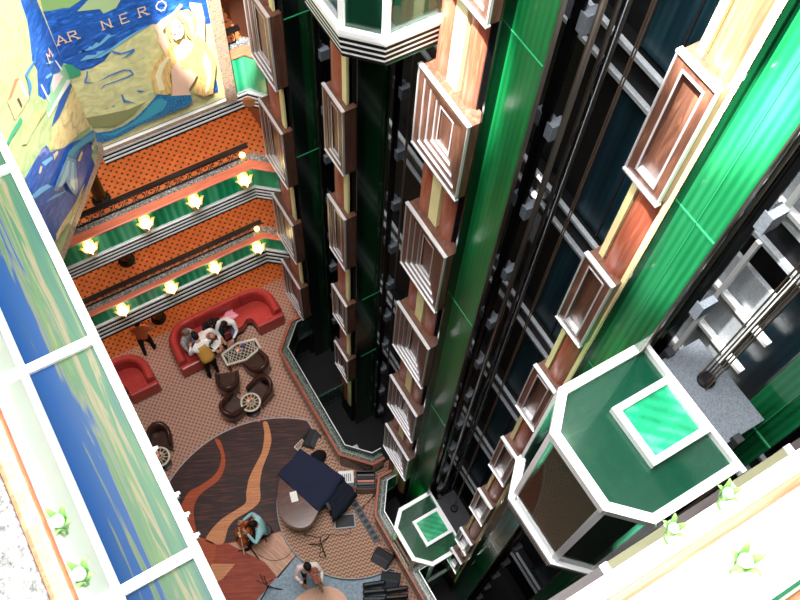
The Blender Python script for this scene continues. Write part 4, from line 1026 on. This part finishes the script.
for k in range(7): MB().box(-.05,.05,-.5+.15*k,-.42+.15*k,.06,.085).build('pedal', 'dark_grey', pb)
tr = thing('tray_case', 'dark flat case with pale rim lying beside the piano', 'case', (2.24,4.46,PZ), -.42)
MB().box(-.23,.23,-.15,.15,0,.05).build('base', 'dark_grey', tr); MB().band([(-.24,-.16),(.24,-.16),(.24,.16),(-.24,.16)], -.01,.02,0,.075, closed=True).build('rim', 'light_grey', tr)
def speaker(label, loc, rz):
    t = thing('wedge_speaker', label, 'speaker', loc, rz, 'wedge stage speakers')
    pr = [(-.18,0),(.20,0),(.12,.30),(-.05,.34)]
    vs = [(x,-.22,z) for x, z in pr]+[(x,.22,z) for x, z in pr]
    b = MB().add(vs, [(0,1,2,3),(4,5,6,7),(0,1,5,4),(1,2,6,5),(2,3,7,6),(3,0,4,7)])
    b.build('cabinet', 'dark_grey', t, bevel=.01)
    MB().add([(-.178,-.19,.02),(-.06,-.19,.325),(-.06,.19,.325),(-.178,.19,.02)], [(0,1,2,3)]).build('grille', 'mid_grey', t, solid=.012)
    MB().tube([(.165,-.06,.17),(.20,-.06,.18),(.20,.06,.18),(.165,.06,.17)], .012, 6).build('handle', 'black', t)
    return t
speaker('grey wedge speaker beyond the piano near the farther pit parapet', (2.50,6.62,.03), 2.3)
speaker('grey wedge speaker beside the nearer pit parapet, farther of two', (2.58,3.28,PZ), .5)
speaker('grey wedge speaker beside the nearer pit parapet, closer to the bottom edge', (2.50,2.78,.03), .9)
tag(MB().ball((0,0,.16),(.22,.17,.16),12,8).build('gear_bag', 'black_cloth', loc=(2.42,6.12,PZ-.01), smooth=True), 'black soft bag lying behind the blue piano cover', 'bag')
tg = thing('tote_frame', 'small open carton beside the grey wedge speaker beyond the piano', 'box', (2.22,6.62,.0), .3)
MB().band([(-.14,-.12),(.14,-.12),(.14,.12),(-.14,.12)], 0,.015,0,.12, closed=True).build('carton_side', 'shirt_white', tg); MB().box(-.13,.13,-.11,.11,0,.02).build('carton_base', 'carpet_stage', tg)
for i, (x, y, lab) in enumerate([(2.04,2.72,'left of its twin'),(2.42,2.36,'right of its twin')]):
    gc = thing('guitar_case', 'black instrument case standing at the bottom edge beside the parapet, %s' % lab, 'case', (x,y,.02), -.5, 'black instrument cases')
    for k in range(3):
        MB().obox((0,-.16+.16*k,.17+.02*k), (.52,.10,.34), rz=.06*k).build('case_body', 'black', gc, bevel=.03)
    MB().tube([(-.1,-.2,.36),(-.1,-.2,.41),(.1,-.2,.41),(.1,-.2,.36)], .012, 6).build('handle', 'dark_grey', gc)
def music_stand(label, loc, rz, mic=False):
    t = thing('microphone_stand' if mic else 'music_stand', label, 'stand', loc, rz)
    for k in range(3):
        a = 2*PI*k/3+.3; MB().tube([(0,0,.22),(.30*math.cos(a),.30*math.sin(a),.012)], .012, 6).build('leg', 'black', t)
    MB().tube([(0,0,.1),(0,0,.85)], .012, 8).build('pole', 'black', t)
    if mic:
        MB().tube([(0,0,.85),(.30,.1,.98)], .009, 6).build('boom', 'black', t); MB().ball((.32,.107,.99),.028,8,6).build('microphone', 'dark_grey', t)
    else:
        ds = MB().tube([(-.2,-.05,.86),(.2,-.05,.86)],.012,6).tube([(-.16,.08,1.06),(0,-.05,.86),(.16,.08,1.06)],.010,6); ds.build('desk', 'black', t)
    return t
music_stand('black microphone stand in front of the cellist', (.06,5.02,.014), .4, True)
music_stand('black music stand left of the violinist', (.02,4.02,.014), -.9)
music_stand('black microphone stand on the platform in front of the piano', (1.50,4.24,PZ), 2.2, True)
def cable(label, pts, r=.008):
    p3 = smooth_poly([p[:2] for p in pts], False, 6); zs = pts[0][2]
    tag(MB().tube([(x,y,zs+r) for x, y in p3], r, 5).build('cable', 'black'), label, 'cable')
cable('thin cable running over the pale boards between cellist and violinist', [(.1,4.9,.016),(.35,4.55,.016),(.7,4.45,.016),(.95,4.6,.016)], .006)
cable('thin cable curling over the chevron carpet from the piano', [(1.4,4.1,PZ),(1.6,4.45,PZ),(1.9,4.3,PZ),(2.2,4.15,PZ),(2.35,4.4,PZ),(2.55,4.5,PZ)], .007)
cable('coil of cable lying beside the open flight case', [(3.28,4.85,PZ)]+[(3.28+.10*math.cos(k*.9)+.01*k*.3,4.85+.10*math.sin(k*.9),PZ) for k in range(16)], .009)
cable('small ring of cable on the chevron carpet by the microphone stand', [(1.42+.07*math.cos(k*.9),4.05+.07*math.sin(k*.9),PZ) for k in range(9)], .009)
# ================================================================== PEOPLE
def skin_body(J, E, Rr, segmat, mats, root='pelvis'):
    """one continuous surface grown over a skeleton; returns MB-like raw data with a material per face"""
    names = list(J); idx = {n: i for i, n in enumerate(names)}
    me = bpy.data.meshes.new('tmp'); me.from_pydata([J[n] for n in names], [(idx[a], idx[b]) for a, b in E], []); me.update()
    o = bpy.data.objects.new('tmp', me); COL.objects.link(o)
    o.modifiers.new('sk', 'SKIN'); ss = o.modifiers.new('su', 'SUBSURF'); ss.levels = 1; ss.render_levels = 1
    if not me.skin_vertices: me.attributes.new
    for i, n in enumerate(names):
        r = Rr[n]; me.skin_vertices[0].data[i].radius = r if isinstance(r, tuple) else (r, r)
        me.skin_vertices[0].data[i].use_root = (n == root)
    dg = bpy.context.evaluated_depsgraph_get(); dg.update()
    ev = bpy.data.meshes.new_from_object(o.evaluated_get(dg))
    vs = [tuple(v.co) for v in ev.vertices]; fs = [tuple(p.vertices) for p in ev.polygons]; mi = []
    segs = [(Vector(J[a]), Vector(J[b]), segmat.get((a, b), 0)) for a, b in E]
    for p in ev.polygons:
        c = Vector(p.center); best = 9; m = 0
        for a, b, k in segs:
            ab = b-a; t = max(0, min(1, (c-a).dot(ab)/max(ab.length_squared, 1e-9))); dd = (a+ab*t-c).length
            if dd < best: best, m = dd, k
        mi.append(m)
    bpy.data.objects.remove(o); bpy.data.meshes.remove(ev)
    return vs, fs, mi
def add_raw(mb, vs, fs, mi):
    k = len(mb.v); mb.v += vs; mb.f += [tuple(i+k for i in f) for f in fs]; mb.mi += mi
def hand(mb, w, d, up, m, side, curl=.6):
    """palm, four unequal bent fingers and a thumb from the side of the palm"""
    d = d.normalized(); s = d.cross(up).normalized(); n = s.cross(d).normalized(); mb.mat(m)
    pc = [w-d*.01, w+d*.04, w+d*.085]
    vs = []
    for p, a, b in zip(pc, (.026,.038,.036), (.018,.017,.013)):
        for k in range(8):
            t = 2*PI*k/8; vs.append(p+s*a*math.cos(t)+n*b*math.sin(t))
    mb.add(vs, [(i*8+k, i*8+(k+1)%8, i*8+8+(k+1)%8, i*8+8+k) for i in range(2) for k in range(8)]+[tuple(range(8))[::-1], tuple(range(16,24))])
    for q, L in ((-1.5,.062),(-.5,.074),(.5,.078),(1.5,.068)):
        b0 = w+d*.08+s*q*.0185
        b1 = b0+d*L*.45-n*L*.15*curl; b2 = b1+d*L*.3-n*L*.35*curl; b3 = b2+d*L*.15-n*L*.35*curl
        mb.tube([b0,b1,b2,b3], [.0095,.009,.008,.006], 6)
    t0 = w+d*.02-s*side*.03; t1 = t0+d*.035-s*side*.028; t2 = t1+d*.03-s*side*.006-n*.01
    mb.tube([t0,t1,t2], [.011,.010,.007], 6)
def person(label, loc, rz, J, shirt, trouser, shoe='shoe', skin='skin', hair='hair_dark', look=(0,1,-.3), bare=False, hairstyle='short', vest=None, sleeves='long', scale=1.0):
    """J: joints in metres, figure facing +y, feet on z=0"""
    t = thing('person', label, 'person', loc, rz); t.scale = (scale,)*3
    E = [('pelvis','waist'),('waist','chest'),('chest','neck'),('neck','skull')]
    for s in 'LR':
        E += [('chest','sh'+s),('sh'+s,'el'+s),('el'+s,'wr'+s),('pelvis','hip'+s),('hip'+s,'kn'+s),('kn'+s,'an'+s),('an'+s,'toe'+s)]
    Rr = {'pelvis':(.155,.12),'waist':(.135,.105),'chest':(.165,.12),'neck':.055,'skull':.05}
    for s in 'LR': Rr.update({'sh'+s:.078,'el'+s:.046,'wr'+s:.030,'hip'+s:.098,'kn'+s:.062,'an'+s:.042,'toe'+s:.036})
    seg = {}
    for a, b in E:
        k = 0
        if a in ('pelvis',) and b.startswith('hip') or a[:3] in ('hip',) or a[:2] == 'kn': k = 1
        if a[:2] == 'an': k = 2
        if a == 'neck': k = 3
        if a[:2] == 'el' and sleeves == 'short': k = 3
        if a[:2] == 'sh' and sleeves == 'none': k = 3
        if a[:2] == 'el' and sleeves == 'none': k = 3
        seg[(a, b)] = k
    mats = [shirt, trouser, shoe, skin, 'eye', 'lip']
    vs, fs, mi = skin_body(J, E, Rr, seg, mats)
    mb = MB(); add_raw(mb, vs, fs, mi)
    # head, turned along look
    sk = Vector(J['skull']); lk = Vector(look).normalized(); rgt = lk.cross(Vector((0,0,1))).normalized(); up = rgt.cross(lk).normalized()
    hc = sk+up*.085+lk*.015
    def H(x, y, z): return hc+rgt*x+lk*y+up*z
    rows = 10; n = 14; hv = []
    for i in range(rows+1):
        th = PI*i/rows; z = -math.cos(th); r = max(math.sin(th), .02)
        for k in range(n):
            a = 2*PI*k/n; x = r*math.sin(a)*.075; y = r*math.cos(a)*.095
            if z < -.1: x *= 1-.22*min(1, -z); y *= 1-.08*(-z)
            hv.append(H(x, y, z*.118))
    mb.mat(3).add(hv, [(i*n+k, i*n+(k+1)%n, (i+1)*n+(k+1)%n, (i+1)*n+k) for i in range(rows) for k in range(n)])
    mb.add([H(-.012,.088,.012),H(.012,.088,.012),H(.018,.088,-.03),H(-.018,.088,-.03),H(0,.118,-.026),H(0,.096,.02)], [(0,5,4,3),(5,1,2,4),(3,4,2)])
    for s in (-1, 1):
        mb.mat(3).add([H(s*.072,-.012,.02),H(s*.088,-.02,.025),H(s*.086,-.022,-.03),H(s*.072,-.008,-.03)], [(0,1,2,3)])
        e = H(s*.03,.086,.012); mb.mat(4).ball(tuple(e), .011, 8, 6)
    mb.mat(5).tube([H(-.024,.088,-.058),H(0,.096,-.056),H(.024,.088,-.058)], .006, 5)
    for s, sd in (('L',1),('R',-1)):
        w = Vector(J['wr'+s]); e = Vector(J['el'+s]); dd = (w-e).normalized()
        up_ = Vector((0,0,1)) if abs(dd.z) < .8 else Vector((0,1,0))
        hand(mb, w+dd*.012, dd, up_, 3, sd)
    b = mb.build('body', mats, t, smooth=True)
    # hair cap
    hm = MB(); hv = []; rr = 7
    for i in range(rr+1):
        th = (PI*.56)*i/rr
        for k in range(n):
            a = 2*PI*k/n; fr = math.cos(a); dth = th*(1 if fr < .2 else .66-.08*fr)
            if hairstyle in ('long','bun') and fr < 0: dth = th*1.35
            r = max(math.sin(dth), .02)
            hv.append(H(r*math.sin(a)*.083, r*fr*.103-.004, math.cos(dth)*.127+.002))
    hm.add(hv, [(i*n+k, i*n+(k+1)%n, (i+1)*n+(k+1)%n, (i+1)*n+k) for i in range(rr) for k in range(n)])
    if hairstyle == 'bun': hm.ball(tuple(H(0,-.12,.05)), .05, 10, 8)
    if hairstyle == 'balding':
        hm = MB(); hv = []
        for i in range(5):
            th = PI*(.30+.28*i/4)
            for k in range(10):
                a = PI*.32+PI*1.36*k/9; r = math.sin(th); hv.append(H(r*math.sin(a)*.081, r*math.cos(a)*.102, math.cos(th)*.124))
        hm.add(hv, [(i*10+k, i*10+k+1, i*10+11+k, i*10+10+k) for i in range(4) for k in range(9)])
    hm.build('hair', hair, t, smooth=True, solid=.01)
    if vest:
        vb = MB(); rows_ = []
        P0, P1 = Vector(J['pelvis']), Vector(J['chest']); ax = (P1-P0).normalized(); sx = (Vector(J['shR'])-Vector(J['shL'])).normalized(); fy = ax.cross(sx).normalized()
        for i in range(6):
            u = i/5; c = P0.lerp(P1, .15+.95*u); a, bq = .18+.01*u-.012*math.sin(PI*u), .14
            rows_.append([c+sx*a*math.cos(2*PI*k/16)+fy*bq*math.sin(2*PI*k/16) for k in range(17)])
        vb.grid(rows_); vb.build('waistcoat', vest, t, smooth=True, solid=.008)
    return t
def sit(lean=.15, arms=None, spread=.14, seat=.50, knee=.42, twist=0.0):
    J = {'pelvis':(0,0,seat+.06),'waist':(0,lean*.35,seat+.24),'chest':(0,lean,seat+.46),'neck':(0,lean*1.25,seat+.62),'skull':(0,lean*1.4+.02,seat+.69)}
    for s, k in (('L',-1),('R',1)):
        J['sh'+s] = (k*.185,lean*1.03,seat+.50); J['hip'+s] = (k*.10,.04,seat+.03); J['kn'+s] = (k*spread,knee,seat+.03); J['an'+s] = (k*spread,knee+.02,.085); J['toe'+s] = (k*spread*1.05,knee+.16,.04)
        J['el'+s] = (k*.26,lean+.12,seat+.25); J['wr'+s] = (k*.12,lean+.32,seat+.20)
    J.update(arms or {}); return J
def stand(lean=0.0, arms=None, h=1.0, step=0.0):
    J = {'pelvis':(0,0,.95),'waist':(0,lean*.3,1.12),'chest':(0,lean,1.33),'neck':(0,lean*1.25,1.49),'skull':(0,lean*1.4+.02,1.56)}
    for s, k in (('L',-1),('R',1)):
        J['sh'+s] = (k*.185,lean,1.38); J['hip'+s] = (k*.095,0,.90); J['kn'+s] = (k*.11,.02+k*step,.50); J['an'+s] = (k*.115,-.02+k*step*1.5,.085); J['toe'+s] = (k*.13,.13+k*step*1.5,.04)
        J['el'+s] = (k*.25,lean-.01,1.11); J['wr'+s] = (k*.24,lean+.10,.88)
    J.update(arms or {}); return J
# cellist (blue shirt), facing left of the picture
CZ = .014
person('cellist in pale blue shirt and dark trousers seated on the dance floor', (.52,5.13,CZ), 1.25,
       sit(.10, {'elL':(-.36,.22,.92),'wrL':(-.16,.36,1.15),'elR':(.36,.22,.80),'wrR':(.26,.46,.70),'knL':(-.24,.40,.50),'knR':(.24,.40,.50),'anL':(-.24,.42,.085),'anR':(.24,.42,.085),'toeL':(-.27,.56,.04),'toeR':(.27,.56,.04)}),
       'shirt_blue', 'black_cloth', look=(-.2,1,-.35))
st = thing('stool', 'black stool under the cellist', 'stool', (.52,5.13,CZ))
MB().lathe([(.15,.42),(.16,.46),(.14,.475)], n=16).build('seat', 'black', st)
for k in range(3):
    a = 2*PI*k/3; MB().tube([(.1*math.cos(a),.1*math.sin(a),.43),(.16*math.cos(a),.16*math.sin(a),0)], .014, 6).build('leg', 'black', st)
def violin_body(mb, L, w1, w2, w3, th, z0=0):
    """waisted body outline in the xy plane, bottom at y=0"""
    half = [(0,0),(w1*.6,.01*L),(w1*.95,.10*L),(w1,.22*L),(w1*.86,.36*L),(w2,.46*L),(w2,.56*L),(w3*.9,.66*L),(w3,.80*L),(w3*.8,.93*L),(w3*.3,.99*L)]
    poly = smooth_poly(half+[(-x, y) for x, y in half[::-1][:-1]], True, 3); mb.prism(poly, z0, z0+th); return poly
def fiddle(name, label, cat, L, wood_, loc, rotm, bow):
    t = thing(name, label, cat, loc); t.rotation_mode = 'QUATERNION'; t.rotation_quaternion = rotm.to_quaternion()
    w = L*.29
    b = MB(); violin_body(b, L, w, w*.62, w*.82, L*.16); b.build('body', wood_, t, bevel=L*.012)
    MB().obox((0,L*1.18,L*.15), (L*.055,L*.62,L*.05)).build('neck', wood_, t)
    MB().obox((0,L*1.02,L*.19), (L*.06,L*.72,L*.025)).build('fingerboard', 'black', t)
    sc_ = MB().ball((0,L*1.52,L*.13), (L*.04,L*.05,L*.06), 10, 8); sc_.build('scroll', wood_, t)
    pg = MB()
    for k in range(4): pg.tube([(-L*.09,L*(1.40+.03*k),L*.15),(L*.09,L*(1.40+.03*k),L*.15)], L*.012, 5)
    pg.build('pegs', 'black', t)
    MB().obox((0,L*.42,L*.20), (w*.55,L*.02,L*.09)).build('bridge', 'lattice_pale', t); MB().obox((0,L*.2,L*.19), (w*.22,L*.3,L*.02)).build('tailpiece', 'black', t)
    sg = MB()
    for k in range(4): sg.tube([((k-1.5)*L*.014,L*.1,L*.205),((k-1.5)*L*.014,L*.42,L*.25),((k-1.5)*L*.009,L*1.40,L*.20)], L*.0025, 4)
    sg.build('strings', 'steel', t)
    if name == 'cello': MB().tube([(0,0,L*.08),(0,-L*.32,L*.08)], .008, 6).build('endpin', 'steel', t)
    return t
def basis(up, front):
    """columns: x, y = up axis of the instrument, z = its front"""
    y = Vector(up).normalized(); z = Vector(front); z = (z-y*z.dot(y)).normalized(); x = y.cross(z).normalized()
    return Matrix((x, y, z)).transposed()
# cello leans back against the player's chest
pb_ = Vector((.02,5.30,.26)); pt_ = Vector((.36,5.27,1.16))
cup = (Vector((.40,5.26,1.22))-Vector((-.02,5.30,.30))).normalized()
fiddle('cello', 'orange-brown cello held by the seated cellist', 'cello', .74, 'cello', tuple(Vector((-.02,5.30,.26))), basis(cup, (-1,.1,.45)), None)
bw = thing('cello_bow', 'bow drawn across the cello by the cellist', 'bow', (-.02,5.02,.66))
MB().tube([(-.10,-.20,0),(0,.1,.03),(.06,.42,.05)], .007, 6).build('stick', 'violin', bw); MB().tube([(-.11,-.19,-.015),(.05,.42,.03)], .004, 4).build('bow_hair', 'paper', bw)
# violinist (pink-white shirt), standing on the slate floor
person('violinist in pinkish white shirt standing at the platform edge', (.95,3.78,.015), 2.75,
       stand(.02, {'elL':(-.30,.16,1.20),'wrL':(-.26,.40,1.34),'elR':(.28,.16,1.14),'wrR':(.14,.36,1.28)}, step=.03), 'shirt_pink', 'black_cloth', skin='skin_dark', look=(-.3,1,-.3))
vdir = Matrix.Rotation(2.75, 3, 'Z') @ Vector((-.32,.95,-.05)); v0 = Vector((.95,3.78,.015)) + Matrix.Rotation(2.75, 3, 'Z') @ Vector((-.10,.10,1.46))
fiddle('violin', 'brown violin held by the standing violinist', 'violin', .36, 'violin', tuple(v0), basis(vdir, (0,0,1)), None)
vb_ = thing('violin_bow', 'bow in the right hand of the violinist', 'bow', tuple(v0+vdir*.13+Vector((0,0,.09))))
q = Matrix.Rotation(2.75, 3, 'Z') @ Vector((.9,.3,-.12))
MB().tube([tuple(q*-.25), tuple(q*.1+Vector((0,0,.01))), tuple(q*.42)], .006, 6).build('stick', 'violin', vb_); MB().tube([tuple(q*-.25+Vector((0,0,-.015))), tuple(q*.40+Vector((0,0,-.015)))], .004, 4).build('bow_hair', 'paper', vb_)
# lounge guests
person('balding man in white shirt sitting on the red sofa over papers', (1.27,10.36,-.03), PI+.4, sit(.34, {'elL':(-.27,.46,.74),'wrL':(-.10,.66,.70),'elR':(.27,.46,.74),'wrR':(.10,.68,.70)}), 'shirt_white', 'black_cloth', hair='hair_grey', hairstyle='balding', look=(0,1,-.8))
person('person in black with dark hair on the red sofa between two white shirts', (1.68,10.46,-.03), PI-.1, sit(.16), 'black_cloth', 'black_cloth', hairstyle='long', look=(.2,1,-.4))
person('dark-haired man in white shirt leaning forward at the right on the red sofa', (2.12,10.40,-.03), PI-.5, sit(.30, {'wrL':(-.16,.60,.66),'wrR':(.10,.62,.66)}), 'shirt_white', 'jeans', look=(0,1,-.5))
person('guest in patterned top and blue jeans at the left end of the red sofa', (.92,10.28,-.03), PI+.8, sit(.02), 'print_cloth', 'jeans', hair='hair_grey', look=(-.3,1,-.3))
person('waitress in gold waistcoat and white sleeves bending over the papers', (1.18,9.42,0), .15, stand(.26, {'elL':(-.30,.34,1.08),'wrL':(-.16,.56,1.02),'elR':(.30,.34,1.08),'wrR':(.18,.56,1.02),'pelvis':(0,-.06,.95)}), 'shirt_white', 'black_cloth', hairstyle='bun', vest='vest', look=(0,1,-.7))
tag(MB().obox((0,0,0),(.24,.18,.012),rz=.4).build('paper_sheets','paper',loc=(1.52,9.84,.70)), 'white papers held between the sofa guests and the waitress', 'paper')
person('woman in orange top and black trousers standing under the lower balcony', (.03,10.80,0), -.4, stand(.02, {'elL':(-.28,.10,1.14),'wrL':(-.08,.30,1.22),'elR':(.28,.10,1.14),'wrR':(.10,.30,1.22)}, step=.05), 'top_orange', 'black_cloth', hairstyle='long', sleeves='none', look=(.3,1,-.1))
ph = thing('handbag', 'small pale handbag held by the standing woman in orange', 'bag', (.14,11.08,1.24), -.4)
MB().box(-.09,.09,-.03,.03,-.06,.06).build('bag_body', 'table_frame', ph, bevel=.01); MB().tube([(-.07,0,.06),(0,0,.14),(.07,0,.06)], .008, 6).build('handle', 'dark_wood', ph)
for o in [o for o in bpy.data.objects if o.get('category') == 'person' and 'sofa' in o['label']]: o.location.z = 0.0

# ================================================================== LIGHT
def light(name, kind, loc, energy, color=(1,1,1), **kw):
    l = bpy.data.lights.new(name, kind); l.energy = energy; l.color = color
    for k, v in kw.items(): setattr(l, k, v)
    o = bpy.data.objects.new(name, l); COL.objects.link(o); o.location = loc; return o
light('skylight', 'AREA', (1.4,4.6,24.0), 4900, (1,.98,.96), shape='RECTANGLE', size=6.5, size_y=10)
for zt, y, e in ((2.25,12.0,40),(5.0,12.0,46),(7.55,12.2,50)):
    for x in (-1.2,.6,2.2,3.6):
        light('downlight', 'POINT', (x,y,zt-.12), e, (1,.88,.70), shadow_soft_size=.06)
def spot(loc, aim, e, ang, color=(1,.97,.92)):
    o = light('patch_spot', 'SPOT', loc, e, color, spot_size=ang, spot_blend=.5, shadow_soft_size=.05)
    o.rotation_euler = (Vector(aim)-Vector(loc)).to_track_quat('-Z', 'Y').to_euler(); return o
spot((1.2,5.0,20.5), (3.25,10.8,9.9), 30000, .15)  # added spot standing in for a sunlit patch on the mermaid mural
spot((2.6,4.0,21.5), (-.4,9.3,12.7), 24000, .31)  # added spot imitating glare on the upper coast panel
spot((1.0,4.0,21.5), (3.72,4.72,14.9), 34000, .20)
spot((1.2,2.5,21.8), (3.75,2.2,17.9), 26000, .30)
spot((1.2,1.5,21.8), (5.1,1.9,13.4), 12000, .20)  # added spot to brighten the back wall of the nearest shaft
light('lift_light', 'POINT', (3.45,5.77,16.6), 60, (.85,1,.95), shadow_soft_size=.1)
light('lift_light', 'POINT', (3.4,.95,13.2), 80, (.6,1,.8), shadow_soft_size=.1)
light('lift_light', 'POINT', (3.55,3.0,1.45), 110, (.45,1,.65), shadow_soft_size=.1)
w = bpy.data.worlds.new('world'); sc.world = w; w.use_nodes = True
w.node_tree.nodes['Background'].inputs[0].default_value = (.95,.98,1,1); w.node_tree.nodes['Background'].inputs[1].default_value = .7
